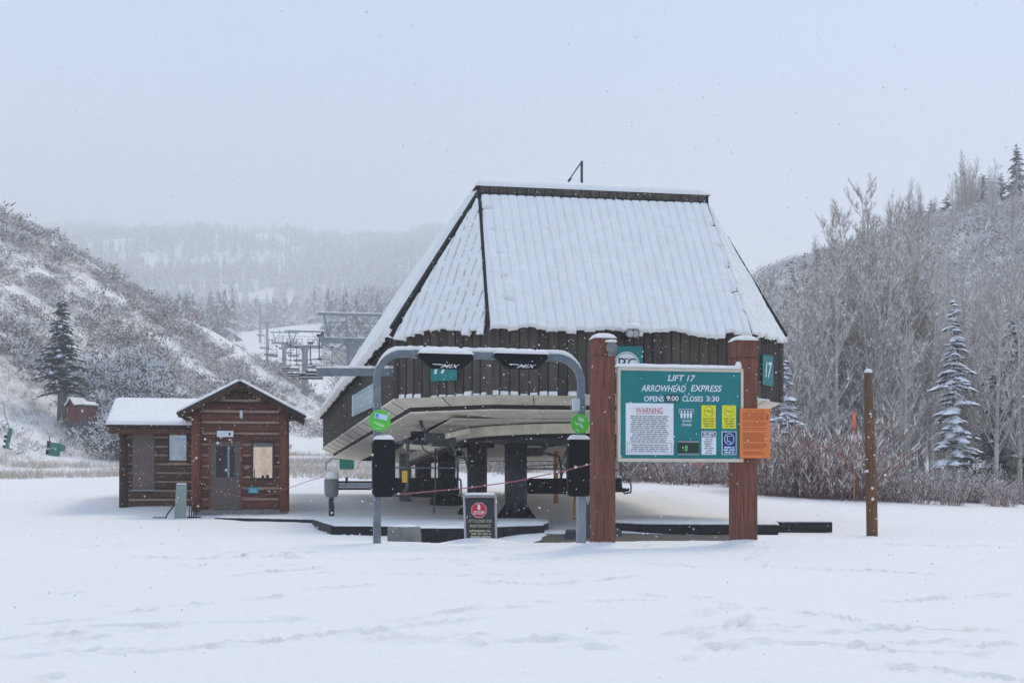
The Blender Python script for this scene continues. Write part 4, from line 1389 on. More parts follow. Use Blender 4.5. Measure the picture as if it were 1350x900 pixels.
m.beam(p1, p2, .1, .12); m.build("conduit_rail", BEIGE, station); m = MB()
p1, p2 = wpt(532, 588, 35), wpt(575, 591, 35)
m.beam(p1, p2, .1, .12)
m.build("conduit_rail", BEIGE, station)
t = MB()
p = wpt(533.5, 628, 32.9)
t.box(p[0] - .065, p[0] + .065, p[1] - .02, p[1], p[2] - .14, p[2] + .14)
t.build("warning_tag", YELLOWTAG, station)
# second grey blue post seen beyond the left reader
p = px2(534, 676, 47)
a, b = w2s(p.x, p.y)
m = MB()
m.box(a - .2, a + .2, b - .2, b + .2, float(gz0(p.x, p.y)) - .2, ZB - .44)
m.build("steel_post", STEEL, station, bevel=.02)
# lateral beam at the front left corner
p = px2(463, 489, 32.7)
q = px2(417, 489, 32.7)
e = px2(521, 489, 32.75)
qa, ea = w2s(q.x, q.y), w2s(e.x, e.y)
m = MB()
m.beam((qa[0], qa[1], q.z - .03), (ea[0], ea[1], e.z - .03), .16, .17)
bo = m.build("outrigger_beam", STEEL, station, bevel=.01)
m = MB()
for k in range(14):
    pa_, pb_ = Vector((qa[0], qa[1], q.z)), Vector((ea[0], ea[1], e.z))
    u0, u1 = pa_.lerp(pb_, k / 14), pa_.lerp(pb_, (k + 1) / 14)
    m.beam(u0 + Vector((0, 0, .088)), u1 + Vector((0, 0, .088)), .15, .05 + rnd.uniform(0, .03))
m.build("beam_snow", SNOW, bo, bevel=.02)
# floodlight under the eave
lp = px2(831, 437, 31.2)
la, lb = w2s(lp.x, lp.y)
fl = empty("floodlight", (lp.x, lp.y, lp.z), TH, "twin floodlight capped with snow under the station eave above the round monogram sign", "floodlight")
m = MB()
m.box(-.09, .09, .0, .42, -.12, .02)
m.tube([(0, .0, -.04), (0, -.1, -.02)], .05, 8)
m.build("bracket", BLACK, fl)
for sx, ry in ((-.07, .1), (.13, -.5)):
    m = MB()
    m.lathe([(.05, .0), (.09, -.06), (.1, -.14), (.085, -.15)], 14, axis='y')
    h_ = m.build("lamp_head", GREYPLASTIC, fl, loc=(sx, -.05, -.03), rot=(.25, 0, ry))
    m = MB()
    m.lathe([(.08, -.152), (.07, -.165)], 14, axis='y')
    m.build("lens", LAMPGREY, h_)
m = MB()
m.lathe([(.2, .06), (.22, .1), (.15, .18), (.05, .22)], 12, (0.03, -.08, -.02))
m.lathe([(.08, .0), (.09, .12), (.06, .2)], 10, (0.02, -.02, .15))
m.lathe([(.09, .0), (.1, .06), (.05, .1)], 10, (-.15, -.1, .0))
m.lathe([(.09, .0), (.1, .06), (.05, .1)], 10, (.2, -.1, .0))
m.build("snow_cap", SNOW, fl, smooth=True)

# ------------------------------------------------------------------ signs fixed to the station
def wall_sign(name, label, A, B, corners, rot_extra=0.0, proud=.06):
    """A, B: ends of the wall (station coordinates) left to right as seen from outside; corners = (left px, right px, top row, bottom row) measured at the left edge"""
    a, b = s2w(*A), s2w(*B)
    d = Vector((b.x - a.x, b.y - a.y)).normalized()
    def hit(px):
        r = (px - CX) / F
        t = (r * a.y - a.x) / (d.x - r * d.y)
        return Vector((a.x + t * d.x, a.y + t * d.y))
    l, r_ = hit(corners[0]), hit(corners[1])
    zt, zb = CZ + (HY - corners[2]) / F * l.y, CZ + (HY - corners[3]) / F * l.y
    ang = math.atan2(d.y, d.x)
    nrm = Vector((d.y, -d.x))
    o = empty(name, (l.x + nrm.x * proud, l.y + nrm.y * proud, zb), ang, label, "sign")
    return o, (r_ - l).length, zt - zb

o, w_, h_ = wall_sign("number_sign", "teal sign with a white slanted 17 on the right corner face of the station", OUT[1], OUT[2], (1003, 1016.5, 467, 507))
m = MB(); m.box(0, w_, 0, .03, 0, h_); pn = m.build("panel", TEAL, o, bevel=.004)
m = MB(); word(m, "17", w_ * .2, w_ * .84, h_ * .25, h_ * .78, shear=.25, bold=.02); m.build("lettering", WHITE, pn)
o, w_, h_ = wall_sign("number_sign", "teal sign with a white slanted 17 half hidden behind the overhead reader bar", OUT[5], OUT[0], (569.5, 604, 464, 503))
m = MB(); m.box(0, w_, 0, .03, 0, h_); pn = m.build("panel", TEAL, o, bevel=.004)
m = MB(); word(m, "17", w_ * .14, w_ * .8, h_ * .24, h_ * .78, shear=.25, bold=.02); m.build("lettering", WHITE, pn)
o, w_, h_ = wall_sign("monogram_sign", "square teal sign with a white oval monogram on the station front", OUT[0], OUT[1], (808, 846.5, 456, 500))
m = MB(); m.box(0, w_, 0, .03, 0, h_); pn = m.build("panel", TEAL, o, bevel=.004)
ccx, ccz, rx, rz_ = w_ * .45, h_ * .42, w_ * .44, h_ * .41
m = MB(); disc(m, ccx, ccz, rx, rz_, -.004); m.build("oval", WHITE, pn)
m = MB(); ring(m, ccx, ccz, rx * .92, rz_ * .92, .014, -.007); m.build("ring", TEAL, pn)
m = MB()
dk = -.007
word(m, "B", ccx - .2, ccx + .0, ccz - .12, ccz + .17, y=dk)
word(m, "C", ccx + .02, ccx + .22, ccz - .12, ccz + .17, y=dk)
stroke(m, [(ccx - .1, ccz + .02), (ccx - .02, ccz + .16), (ccx + .06, ccz + .14), (ccx + .04, ccz + .02), (ccx - .06, ccz - .04), (ccx + .12, ccz - .1)], .022, dk - .001)
m.build("monogram", mat("dark green ink", (.01, .06, .05), .5, bump=0), pn)
o, w_, h_ = wall_sign("station_name_sign", "long faded pale teal name sign on the receding left side of the station", OUT[4], OUT[5], (467, 501, 521.5, 549))
m = MB(); m.box(0, w_, 0, .03, 0, h_); pn = m.build("panel", TEALPALE, o, bevel=.004)
m = MB(); m.box(0, .5, -.012, -.002, 0, h_); m.build("end_board", OFFWHITE, pn)
m = MB()
word(m, "ARROWHEAD", w_ * .07, w_ * .97, h_ * .2, h_ * .82, y=-.005, bold=.03)
m.build("lettering", OFFWHITE, pn)
# ------------------------------------------------------------------ loading deck and ground around it
DZ = 0.07
def deck_xy(px, py, z=DZ):
    Y = (CZ - z) * F / (py - HY)
    return ((px - CX) / F * Y, Y)
def slab(name, poly, z0, z1, m_, parent, bevel=0.0):
    m = MB(); m.prism(poly, z0, z1)
    return m.build(name, m_, parent, bevel=bevel)
def ccw(poly):
    a = sum(poly[i][0] * poly[(i + 1) % len(poly)][1] - poly[(i + 1) % len(poly)][0] * poly[i][1] for i in range(len(poly)))
    return poly if a > 0 else poly[::-1]

deck = empty("loading_deck", (0, 0, 0), 0, "low snow covered loading deck with black timber edge in front of the station columns", "deck")
dl = [deck_xy(441, 693), deck_xy(519, 693.5), deck_xy(548, 696), deck_xy(612, 696), deck_xy(660, 694), deck_xy(714, 692), (0.9, 33.6), (0.6, 42.5), (-5.4, 42.5), (-5.6, 40.3), (-8.3, 40.2), deck_xy(285, 682), deck_xy(414, 684.5)]
dpoly = ccw(dl)
slab("deck_board", [(x, y) for x, y in dpoly], -.3, DZ - .03, DECKBLACK, deck)
def strip(a, b, h0, h1, w, name, m_):
    m = MB()
    m.beam((a[0], a[1], (h0 + h1) / 2), (b[0], b[1], (h0 + h1) / 2), w, h1 - h0)
    return m.build(name, m_, deck, bevel=.01)
strip(dl[11], dl[12], -.05, DZ - .005, .12, "edge_beam", DECKBLACK)
strip(dl[12], dl[0], -.14, DZ - .005, .14, "edge_beam", DECKBLACK)
strip(dl[0], dl[1], -.2, DZ - .005, .14, "edge_beam", DECKBLACK)
strip(dl[2], dl[3], -.4, DZ - .005, .16, "edge_beam", DECKBLACK)
strip(dl[3], dl[4], -.4, DZ - .008, .15, "edge_beam", DECKBLACK)
strip(dl[4], dl[5], -.4, DZ - .006, .16, "edge_beam", DECKBLACK)
def snow_poly(name, poly, z, T, parent, step=.22, seed=0, inset=.05):
    """snow layer clipped to a polygon: a grid of cells inside it with a soft rim"""
    P = np.array(poly)
    x0, y0 = P.min(0); x1, y1 = P.max(0)
    nx_, ny_ = int((x1 - x0) / step) + 2, int((y1 - y0) / step) + 2
    U, V = np.meshgrid(np.linspace(x0, x1, nx_), np.linspace(y0, y1, ny_))
    dmin = np.full(U.shape, 1e9)
    for i in range(len(P)):
        a, b = P[i], P[(i + 1) % len(P)]
        e = (b - a) / np.linalg.norm(b - a)
        # distance inside a convex-ish polygon edge
        dmin = np.minimum(dmin, (e[0] * (V - a[1]) - e[1] * (U - a[0])))
    return U, V, dmin
def deck_snow(poly, z, T, parent, seed):
    m = MB()
    n = len(poly)
    q = random.Random(seed)
    # top face with a ragged outline
    ring_ = []
    for i in range(n):
        a, b = Vector(poly[i]), Vector(poly[(i + 1) % n])
        k = max(2, int((b - a).length / .16))
        e = (b - a).normalized()
        nn = Vector((-e.y, e.x))
        for j in range(k):
            p = a.lerp(b, j / k) + nn * q.uniform(-.03, .05)
            ring_.append(p)
    nn_ = len(ring_)
    c = sum(ring_, Vector((0, 0))) / nn_
    inn = [p + (c - p).normalized() * .1 for p in ring_]
    vs_ = [(p.x, p.y, z) for p in ring_] + [(p.x, p.y, z + T * q.uniform(.5, .8)) for p in ring_] + [(p.x, p.y, z + T * q.uniform(.9, 1.15)) for p in inn]
    fs_ = [(i, (i + 1) % nn_, nn_ + (i + 1) % nn_, nn_ + i) for i in range(nn_)] + [(nn_ + i, nn_ + (i + 1) % nn_, 2 * nn_ + (i + 1) % nn_, 2 * nn_ + i) for i in range(nn_)] + [tuple(range(2 * nn_, 3 * nn_))]
    m.add(vs_, fs_)
    return m.build("snow_layer", SNOW, parent)
deck_snow(dpoly, DZ - .028, .05, deck, 3)

rdeck = empty("ramp_deck", (0, 0, 0), 0, "snow covered ramp deck with long black edge timber behind the notice board", "deck")
rl = [deck_xy(806, 688), deck_xy(846, 690), deck_xy(905, 690.5), deck_xy(1026, 691), deck_xy(1010, 680), deck_xy(806, 678)]
rp_ = ccw(rl)
slab("deck_board", rp_, -.3, DZ - .03, DECKBLACK, rdeck)
for a, b, h in ((rl[0], rl[1], -.08), (rl[1], rl[2], -.13), (rl[2], rl[3], -.14)):
    m = MB(); m.beam((a[0], a[1], (h + DZ - .01) / 2), (b[0], b[1], (h + DZ - .01) / 2), .16, DZ - .01 - h)
    m.build("edge_beam", DECKBLACK, rdeck, bevel=.01)
deck_snow(rp_, DZ - .028, .06, rdeck, 9)
a, b = deck_xy(1024, 688.5), deck_xy(1096, 688.5)
tb = MB()
tb.beam((a[0], a[1], -.04), (b[0], b[1], -.04), .22, .24)
tbo = tb.build("timber_beam", DECKBLACK, None, bevel=.012)
tag(tbo, "short black timber beam lying in the snow beyond the end of the ramp deck", "beam")
m = MB(); m.beam((a[0], a[1], .095), (b[0], b[1], .095), .2, .03); m.build("snow_strip", SNOW, tbo, bevel=.012)

# concrete pieces and gravel hollow
x, y = deck_xy(534, 697)
cb = MB()
cb.add([(-.30, -.2, -.3), (.31, -.2, -.3), (.31, .25, -.3), (-.30, .25, -.3), (-.30, -.2, .15), (.25, -.2, .13), (.29, .25, .14), (-.30, .25, .16)], [(0, 3, 2, 1), (4, 5, 6, 7), (0, 1, 5, 4), (1, 2, 6, 5), (2, 3, 7, 6), (3, 0, 4, 7)])
o = cb.build("concrete_block", CONC, None, bevel=.03, loc=(x, y - .2, -.02)); o.rotation_euler[2] = -.12
tag(o, "weathered grey concrete block set against the front edge of the loading deck", "block")
pillow("snow_cap", -.28, .22, -.16, .22, .14, .035, .05, o, 4)
gv = MB()
P = [px2(700, 714, 24.2), px2(830, 714, 24.6), px2(975, 711, 26.5), px2(985, 701, 30.6), px2(812, 700, 30.9), px2(716, 696, 29.5), px2(660, 711, 25.5)]
q = random.Random(2)
n_g = 30
xs = [p.x for p in P]; ys = [p.y for p in P]
pl_ = ccw([(p.x, p.y) for p in P])
c = Vector((sum(a for a, b in pl_) / len(pl_), sum(b for a, b in pl_) / len(pl_)))
ringp = []
for i in range(len(pl_)):
    a, b = Vector(pl_[i]), Vector(pl_[(i + 1) % len(pl_)])
    for j in range(10):
        p = a.lerp(b, j / 10)
        ringp.append(p + (c - p) * q.uniform(-.04, .12))
rows = [ringp] + [[p.lerp(c, t) for p in ringp] for t in (.2, .45, .75)]
vs_ = [(p.x, p.y, gzf(p.x, p.y) + (.012 if k else -.01) + q.uniform(0, .02)) for k, r_ in enumerate(rows) for p in r_] + [(c.x, c.y, gzf(c.x, c.y) + .02)]
nr = len(ringp)
fs_ = []
for k in range(3):
    for i in range(nr):
        fs_.append((k * nr + i, k * nr + (i + 1) % nr, (k + 1) * nr + (i + 1) % nr, (k + 1) * nr + i))
for i in range(nr): fs_.append((3 * nr + i, 3 * nr + (i + 1) % nr, 4 * nr))
gv.add(vs_, fs_)
tag(gv.build("gravel", GRAVEL, None), "bare brown gravel hollow sheltered under the station front", kind="structure")
p = px2(776, 703, 28.2)
ft = MB()
ft.add([(-.62, -.3, -.2), (.62, -.3, -.2), (.62, .4, -.2), (-.62, .4, -.2), (-.56, -.26, .18), (.56, -.26, .18), (.56, .36, .18), (-.56, .36, .18)], [(0, 3, 2, 1), (4, 5, 6, 7), (0, 1, 5, 4), (1, 2, 6, 5), (2, 3, 7, 6), (3, 0, 4, 7)])
ft.box(-.2, .28, -.1, .25, .17, .75)
o = ft.build("concrete_footing", CONCD, None, bevel=.03, loc=(p.x + .1, p.y, gzf(p.x, p.y)))
tag(o, "dark wet concrete footing in the gravel between the gantry leg and the redwood post", "footing")

# ------------------------------------------------------------------ reader gantry
gl, gr = px2(497, 715, 21.9), px2(766, 712, 22.8)
glz, grz = gzf(gl.x, gl.y), gzf(gr.x, gr.y)
gvec = Vector((gr.x - gl.x, gr.y - gl.y))
GL = gvec.length
gang = math.atan2(gvec.y, gvec.x)
gan = empty("reader_gantry", (gl.x, gl.y, 0), gang, "grey steel inverted U gantry with black ticket reader panels and snow along its top", "gantry")
ZT = px2(497, 466, 22.0).z
m = MB()
rad = .42
pts = [(0, 0, min(glz, grz) - .3), (0, 0, ZT - rad)] + [(rad - rad * math.cos(t), 0, ZT - rad + rad * math.sin(t)) for t in np.linspace(.2, math.pi / 2, 7)]
pts += [(GL - rad + rad * math.sin(t), 0, ZT - rad + rad * math.cos(t)) for t in np.linspace(0, math.pi / 2 - .2, 7)] + [(GL, 0, ZT - rad), (GL, 0, min(glz, grz) - .3)]
def rect_sweep(m, pts, w, d):
    """rectangular tube in the x-z plane"""
    n = len(pts)
    vs_ = []
    for i, p in enumerate(pts):
        a, b = Vector(pts[max(i - 1, 0)]), Vector(pts[min(i + 1, n - 1)])
        t = (b - a).normalized()
        s = Vector((-t.z, 0, t.x)) * w / 2
        for (k, y) in ((-1, -d / 2), (1, -d / 2), (1, d / 2), (-1, d / 2)):
            vs_.append((p[0] + s.x * k, p[1] + y, p[2] + s.z * k))
    fs_ = [(0, 1, 2, 3), tuple(4 * (n - 1) + k for k in (3, 2, 1, 0))]
    for i in range(n - 1):
        for k in range(4):
            fs_.append((4 * i + k, 4 * i + 4 + k, 4 * i + 4 + (k + 1) % 4, 4 * i + (k + 1) % 4))
    m.add(vs_, fs_)
rect_sweep(m, pts, .115, .12)
m.build("tube_frame", STEEL, gan, bevel=.012)
m = MB()
sp = [(p[0], 0, p[2]) for p in pts[3:-3]]
q = random.Random(3)
def snow_on_path(m, sp, w, T, off, q):
    fine = []
    for a, b in zip(sp[:-1], sp[1:]):
        k = max(1, int((Vector(b) - Vector(a)).length / .06))
        fine += [Vector(a).lerp(Vector(b), j / k) for j in range(k)]
    fine.append(Vector(sp[-1]))
    n = len(fine)
    vs_ = []
    for i, p in enumerate(fine):
        t = (fine[min(i + 1, n - 1)] - fine[max(i - 1, 0)]).normalized()
        nrm = Vector((-t.z, 0, t.x))
        if nrm.z < 0: nrm = -nrm
        f = max(.12, nrm.z) * min(1, (min(i, n - 1 - i) + .4) / 3)
        h = T * f * q.uniform(.85, 1.12)
        b = p + nrm * off
        vs_ += [b + Vector((0, -w / 2, 0)), b + Vector((0, -w / 2 * .8, 0)) + nrm * h * .75, b + nrm * h, b + Vector((0, w / 2 * .8, 0)) + nrm * h * .75, b + Vector((0, w / 2, 0))]
    fs_ = [(0, 1, 2, 3, 4), tuple(5 * (n - 1) + k for k in (4, 3, 2, 1, 0))]
    for i in range(n - 1):
        for k in range(5): fs_.append((5 * i + k, 5 * i + 5 + k, 5 * i + 5 + (k + 1) % 5, 5 * i + (k + 1) % 5))
    m.add(vs_, fs_)
snow_on_path(m, sp, .11, .075, .055, q)
m.build("frame_snow", SNOW, gan, smooth=True)
for (x, z) in ((0, .75), (0, 2.2), (GL, 2.2), (.62, None), (GL - .62, None)):
    m = MB()
    if z is None: m.box(x - .035, x + .035, -.066, .066, ZT - .066, ZT + .064)
    else: m.box(x - .064, x + .064, -.066, .066, z - .03, z + .03)
    cl_ = m.build("joint_collar", GALV, gan, bevel=.006)
    for sx in (-.03, .03):
        m = MB(); m.lathe([(.012, -.066), (.012, -.08)], 6, (x + (sx if z is not None else 0), 0, (z if z is not None else ZT + sx)), axis='y'); m.build("bolt", BLACK, cl_)
def gx_(px): # along the gantry for a photo column
    r = (px - CX) / F
    d = gvec.normalized()
    return (r * gl.y - gl.x) / (d.x - r * d.y)
def gzz(px, py):
    t = gx_(px)
    Y = gl.y + gvec.normalized().y * t
    return CZ + (HY - py) / F * Y
for (l, r_, tx0, tx1) in ((549, 621.5, 567, 603), (649, 719, 667, 703)):
    x0, x1 = gx_(l), gx_(r_)
    zt, zb = gzz(l, 467), gzz(l, 486.5)
    m = MB()
    m.xprism([(x0 + .03, zt), (x0, zt - .06), (x0 + .2, zb), (x1 - .2, zb), (x1, zt - .06), (x1 - .03, zt)][::-1], -.2, -.065)
    rb = m.build("overhead_reader", BLACKPAD, gan, bevel=.015)
    m = MB()
    y_ = -.203
    a, b = gx_(tx0), gx_(tx1)
    z0, z1 = gzz(l, 485.3), gzz(l, 480.6)
    word(m, "MIX", a + (b - a) * .3, b, z0, z1, y=y_, shear=.55, bold=.01)
    stroke(m, [(a, z1 - .002), (a + .1, z1 - .006), (a + .17, z1 - .012)], .013, y_)
    stroke(m, [(a + .13, z0 + .0), (a + .22, z0 + .035)], .012, y_)
    m.build("lettering", WHITE, rb)
    pillow("reader_snow", x0, x1, -.22, -.05, zt + .002, .085, .035, rb, seed=int(l), noise=.35)
    for f in (.14, .8):
        m = MB(); m.tube([(x0 + (x1 - x0) * f, -.02, ZT + .06), (x0 + (x1 - x0) * f, -.02, ZT + .145)], .02, 6)
        m.build("mounting_bolt", BLACK, rb)
def side_reader(l, r_, top, bot, sgn):
    x0, x1 = gx_(l), gx_(r_)
    zt, zb = gzz(l, top), gzz(l, bot)
    n = 12
    rr = .1
    poly = [(x0, zb + .06), (x0 + .05, zb), (x1 - .05, zb), (x1, zb + .06), (x1, zt - rr)]
    poly += [(x1 - rr + rr * math.cos(t), zt - rr + rr * .8 * math.sin(t)) for t in np.linspace(.2, math.pi / 2, 5)] + [(x0 + rr - rr * math.sin(t), zt - rr + rr * .8 * math.cos(t)) for t in np.linspace(0, math.pi / 2 - .2, 5)] + [(x0, zt - rr)]
    m = MB()
    m.xprism(poly, -.2, -.062)
    sr = m.build("side_reader", BLACKPAD, gan, bevel=.02)
    pillow("reader_snow", x0 + .02, x1 - .02, -.2, -.07, zt - .03, .075, .025, sr, seed=int(l), noise=.3)
side_reader(489, 518.5, 577, 655, 1)
side_reader(744.5, 775.5, 577, 654, -1)
m = MB()
x0, x1 = gx_(752), gx_(761.5)
m.box(x0, x1, -.15, -.062, gzz(752, 542), gzz(752, 525.5))
m.build("junction_box", OFFWHITE, gan, bevel=.02)
m = MB()
m.box(GL - .068, GL + .068, -.075, .075, grz - .2, 1.0)
m.build("leg_sleeve", GALV, gan, bevel=.01)
# the two green discs
def green_disc(px, py, r_px, label):
    x, z = gx_(px), gzz(px, py)
    rr = r_px / F * 22.0
    o = empty("round_sign", gan.location + Vector((math.cos(gang) * x + math.sin(gang) * .09, math.sin(gang) * x - math.cos(gang) * .09, z)), gang, label, "sign")
    m = MB(); m.lathe([(rr, .012), (rr, -.006), (rr * .985, -.01)], 40, axis='y')
    d = m.build("disc", GREEN, o)
    return o, d, rr
o, d, rr = green_disc(499.3, 554.7, 14.3, "round bright green sign with a pale blue label on the gantry leg beside the cabin")
m = MB()
def rotq(cx_, cz_, w_, h_, a, y):
    c, s = math.cos(a), math.sin(a)
    return [(cx_ + u * c - v * s, y, cz_ + u * s + v * c) for u, v in ((-w_, -h_), (w_, -h_), (w_, h_), (-w_, h_))]
m.quad(*rotq(.02, .065, .105, .042, -.22, -.013)); m.build("label", SKYBLUE, d)
m = MB(); m.quad(*rotq(-.045, .08, .026, .03, -.22, -.015)); m.build("label_mark", BLUEINK, d)
m = MB(); word(m, "LIFT", -.01, .105, .03, .075, y=-.016, rot=-.22); m.build("label_print", WHITE, d)
m = MB()
for k, (x, z, w_) in enumerate(((-.03, -.04, .08), (.0, -.065, .075), (.02, -.085, .05), (-.02, -.125, .04))):
    m.quad(*rotq(x, z, w_, .006, -.22, -.013))
m.build("print", GREENPALE, d)
o, d, rr = green_disc(762.6, 558.5, 13.4, "round bright green sign with white mountain mark on the gantry beside the redwood post")
m = MB()
stroke(m, [(-.035, .055), (-.015, .12), (-.01, .075), (.015, .085), (.03, .06), (.035, .095), (.065, .035), (-.03, .058)], .012, -.013)
stroke(m, [(.0, .08), (.02, .05), (.045, .045)], .012, -.014)
stroke(m, [(-.085, .03), (-.075, -.005), (-.05, -.015), (-.03, .005)], .016, -.013)
stroke(m, [(-.015, .0), (.005, -.005), (-.005, -.045)], .016, -.014)
stroke(m, [(.025, -.02), (.02, -.06), (.04, -.07), (.055, -.035), (.045, -.065)], .016, -.013)
stroke(m, [(-.06, -.105), (-.03, -.125)], .014, -.013)
m.build("mountain_mark", WHITE, d)

# ------------------------------------------------------------------ notice board
LP, RP = px2(795, 718, 21.0), px2(980, 716, 21.45)
bvec = Vector((RP.x - LP.x, RP.y - LP.y))
bang = math.atan2(bvec.y, bvec.x)
nb_ = empty("notice_board", (LP.x, LP.y, 0), bang, "teal lift notice board with cream frame between two thick redwood posts", "notice board")
S = 21.2 / F
bd = bvec.normalized()
def bx(px):
    r = (px - CX) / F
    return (r * LP.y - LP.x) / (bd.x - r * bd.y)
def bz(px, py):
    return CZ + (HY - py) / F * (LP.y + bd.y * bx(px))
for (cx_px, w_px, top, base) in ((794.6, 28, 447, 718), (980, 30, 450, 717)):
    xc, hw = bx(cx_px), w_px / 2 * S
    c = hw * .36
    z0, z1 = gzf(*(Vector((LP.x, LP.y)) + bd * xc)) - .25, bz(cx_px, top)
    m = MB()
    poly = [(xc - hw + c, -hw), (xc + hw - c * .4, -hw), (xc + hw, -hw + c * .4), (xc + hw, hw), (xc - hw, hw), (xc - hw, -hw + c)]
    zg = z1 - .27
    m.prism(poly, z0, zg - .008)
    g = [(xc + (x - xc) * .965, y * .965) for x, y in poly]
    m.prism(g, zg - .0078, zg + .0078)
    m.prism(poly, zg + .008, z1)
    po = m.build("post", REDWOOD, nb_, bevel=.008)
    pillow("snow_cap", xc - hw - .01, xc + hw + .01, -hw - .01, hw + .01, z1 + .001, .085, .03, po, seed=int(top), noise=.12, r=.14)
# knob bracket on the left post
xk, zk = bx(801), bz(801, 460)
m = MB(); m.lathe([(.06, .03), (.085, .0), (.09, -.05), (.06, -.07)], 10, (xk, -.19, zk), axis='y'); m.box(xk - .05, xk + .05, -.21, -.17, zk - .13, zk - .02)
kb = m.build("bracket_knob", GREYPLASTIC, nb_)
m = MB(); m.lathe([(.05, 0), (.1, .015), (.085, .04), (.03, .05)], 10, (xk, -.2, zk + .075)); m.build("snow_cap", SNOW, kb, smooth=True)
# panel and frame
x0, x1, z0, z1 = bx(809.5), bx(973.5), bz(809.5, 608.5), bz(809.5, 485.2)
yb = -.205
m = MB(); m.box(x0 + .02, x1 - .02, yb, yb + .06, z0 + .02, z1 - .02)
pan = m.build("panel", TEAL, nb_)
fw = .05
for (a, b, c, d) in ((x0, x1, z1 - fw, z1), (x0, x1, z0, z0 + fw), (x0, x0 + fw * .85, z0 + fw, z1 - fw), (x1 - fw * .85, x1, z0 + fw, z1 - fw)):
    m = MB(); m.box(a, b, yb - .02, yb + .08, c, d); m.build("frame_rail", CREAM, nb_, bevel=.006)
pillow("frame_snow", x0 - .04, x1 - .02, yb - .03, yb + .085, z1 + .001, .062, .03, nb_, seed=77, noise=.2)
m = MB(); m.lathe([(.05, 0), (.055, .04), (.03, .1)], 10, (x1 - .07, yb + .03, z1 + .02)); m.build("frame_snow", SNOW, nb_, smooth=True)
yf = yb - .004
T_ = MB()
word(T_, "LIFT 17", bx(875), bx(911), bz(875, 503.4), bz(875, 495.4), y=yf, shear=.25, bold=.012)
word(T_, "ARROWHEAD", bx(840), bx(898.5), bz(840, 517), bz(840, 508.3), y=yf, shear=.25, bold=.012)
word(T_, "EXPRESS", bx(905), bx(945.5), bz(905, 517), bz(905, 508.6), y=yf, shear=.25, bold=.012)
word(T_, "OPENS", bx(844), bx(869.5), bz(844, 530), bz(844, 523), y=yf, bold=.015)
word(T_, "CLOSES", bx(894), bx(921), bz(894, 530), bz(894, 523), y=yf, bold=.015)
word(T_, "3:30", bx(925.4), bx(942), bz(925, 530), bz(925, 523), y=yf, bold=.015)
T_.build("lettering", WHITE, pan)
def card(name, l, r_, t, b, m_, th=.006):
    m = MB(); m.box(bx(l), bx(r_), yb - th, yb - .0005, bz(l, b), bz(l, t))
    return m.build(name, m_, pan)
tt = card("time_tile", 871.8, 890.2, 521.4, 530.6, INKBLACK)
m = MB(); word(m, "9:00", bx(873), bx(889), bz(873, 529.6), bz(873, 522.6), y=yb - .009, bold=.015); m.build("lettering", WHITE, tt)
wc = card("warning_notice", 820, 882.3, 532, 599.4, WHITE)
m = MB(); word(m, "WARNING", bx(833), bx(868.3), bz(833, 545), bz(833, 538), y=yb - .009, bold=.0)
stroke(m, [(bx(833), bz(833, 546)), (bx(868), bz(868, 546))], .006, yb - .009); m.build("heading", REDINK, wc)
m = MB(); fine_print(m, bx(825), bx(876), bz(825, 583.5), bz(825, 548), 14, .42, yb - .009, 4)
fine_print(m, bx(825), bx(877), bz(825, 595.6), bz(825, 585.6), 4, .42, yb - .009, 5)
for (a, b) in (((822, 584.4), (880, 584.4)), ((822, 596.8), (880, 596.8)), ((822, 584.4), (822, 596.8)), ((880, 584.4), (880, 596.8))):
    stroke(m, [(bx(a[0]), bz(a[0], a[1])), (bx(b[0]), bz(b[0], b[1]))], .005, yb - .0095)
m.build("fine_print", INK, wc)
# quad chair symbol
m = MB()
for k in range(4):
    cx_ = bx(892.8 + 4.1 * k)
    disc(m, cx_, bz(893, 543.2), .014, .017, yf, 12)
    m.add([(cx_ - .02, yf, bz(893, 545.2)), (cx_ + .02, yf, bz(893, 545.2)), (cx_ + .017, yf, bz(893, 549)), (cx_ + .011, yf, bz(893, 552.2)), (cx_ - .011, yf, bz(893, 552.2)), (cx_ - .017, yf, bz(893, 549))], [tuple(range(6))[::-1]])
stroke(m, [(bx(889.8), bz(890, 546)), (bx(889.8), bz(890, 540.3)), (bx(908.6), bz(908, 540.3)), (bx(908.6), bz(908, 546))], .007, yf)
word(m, "QUAD", bx(893.5), bx(906), bz(893, 557.2), bz(893, 553.8), y=yf, bold=.015)
word(m, "CHAIR", bx(893), bx(906), bz(893, 562.2), bz(893, 558.8), y=yf, bold=.015)
m.build("chair_symbol", WHITE, pan)
for (l, r_, sd) in ((918.8, 937.6, 1), (945.8, 964, 2)):
    c = card("yellow_notice", l, r_, 535, 565.4, YELLOW)
    m = MB()
    cx_ = bx((l + r_) / 2)
    ring(m, cx_, bz(l, 543), .075, .085, .007, yb - .009)
    stroke(m, [(cx_ - .05, bz(l, 543)), (cx_ - .015, bz(l, 541.5)), (cx_ + .01, bz(l, 544)), (cx_ + .05, bz(l, 542.5))], .014, yb - .0095)
    if sd == 1: stroke(m, [(cx_ + .055, bz(l, 538)), (cx_ + .055, bz(l, 549))], .006, yb - .0095)
    fine_print(m, bx(l + 2), bx(r_ - 2), bz(l, 564), bz(l, 551), 4, .5, yb - .009, sd + 30, .15)
    m.build("symbol_print", OLIVE, c)
c = card("white_notice", 919, 938, 569, 599.4, WHITE)
m = MB(); m.quad((bx(919.8), yb - .009, bz(919, 576.6)), (bx(937.2), yb - .009, bz(919, 576.6)), (bx(937.2), yb - .009, bz(919, 570)), (bx(919.8), yb - .009, bz(919, 570))); h_ = m.build("header", NAVY, c)
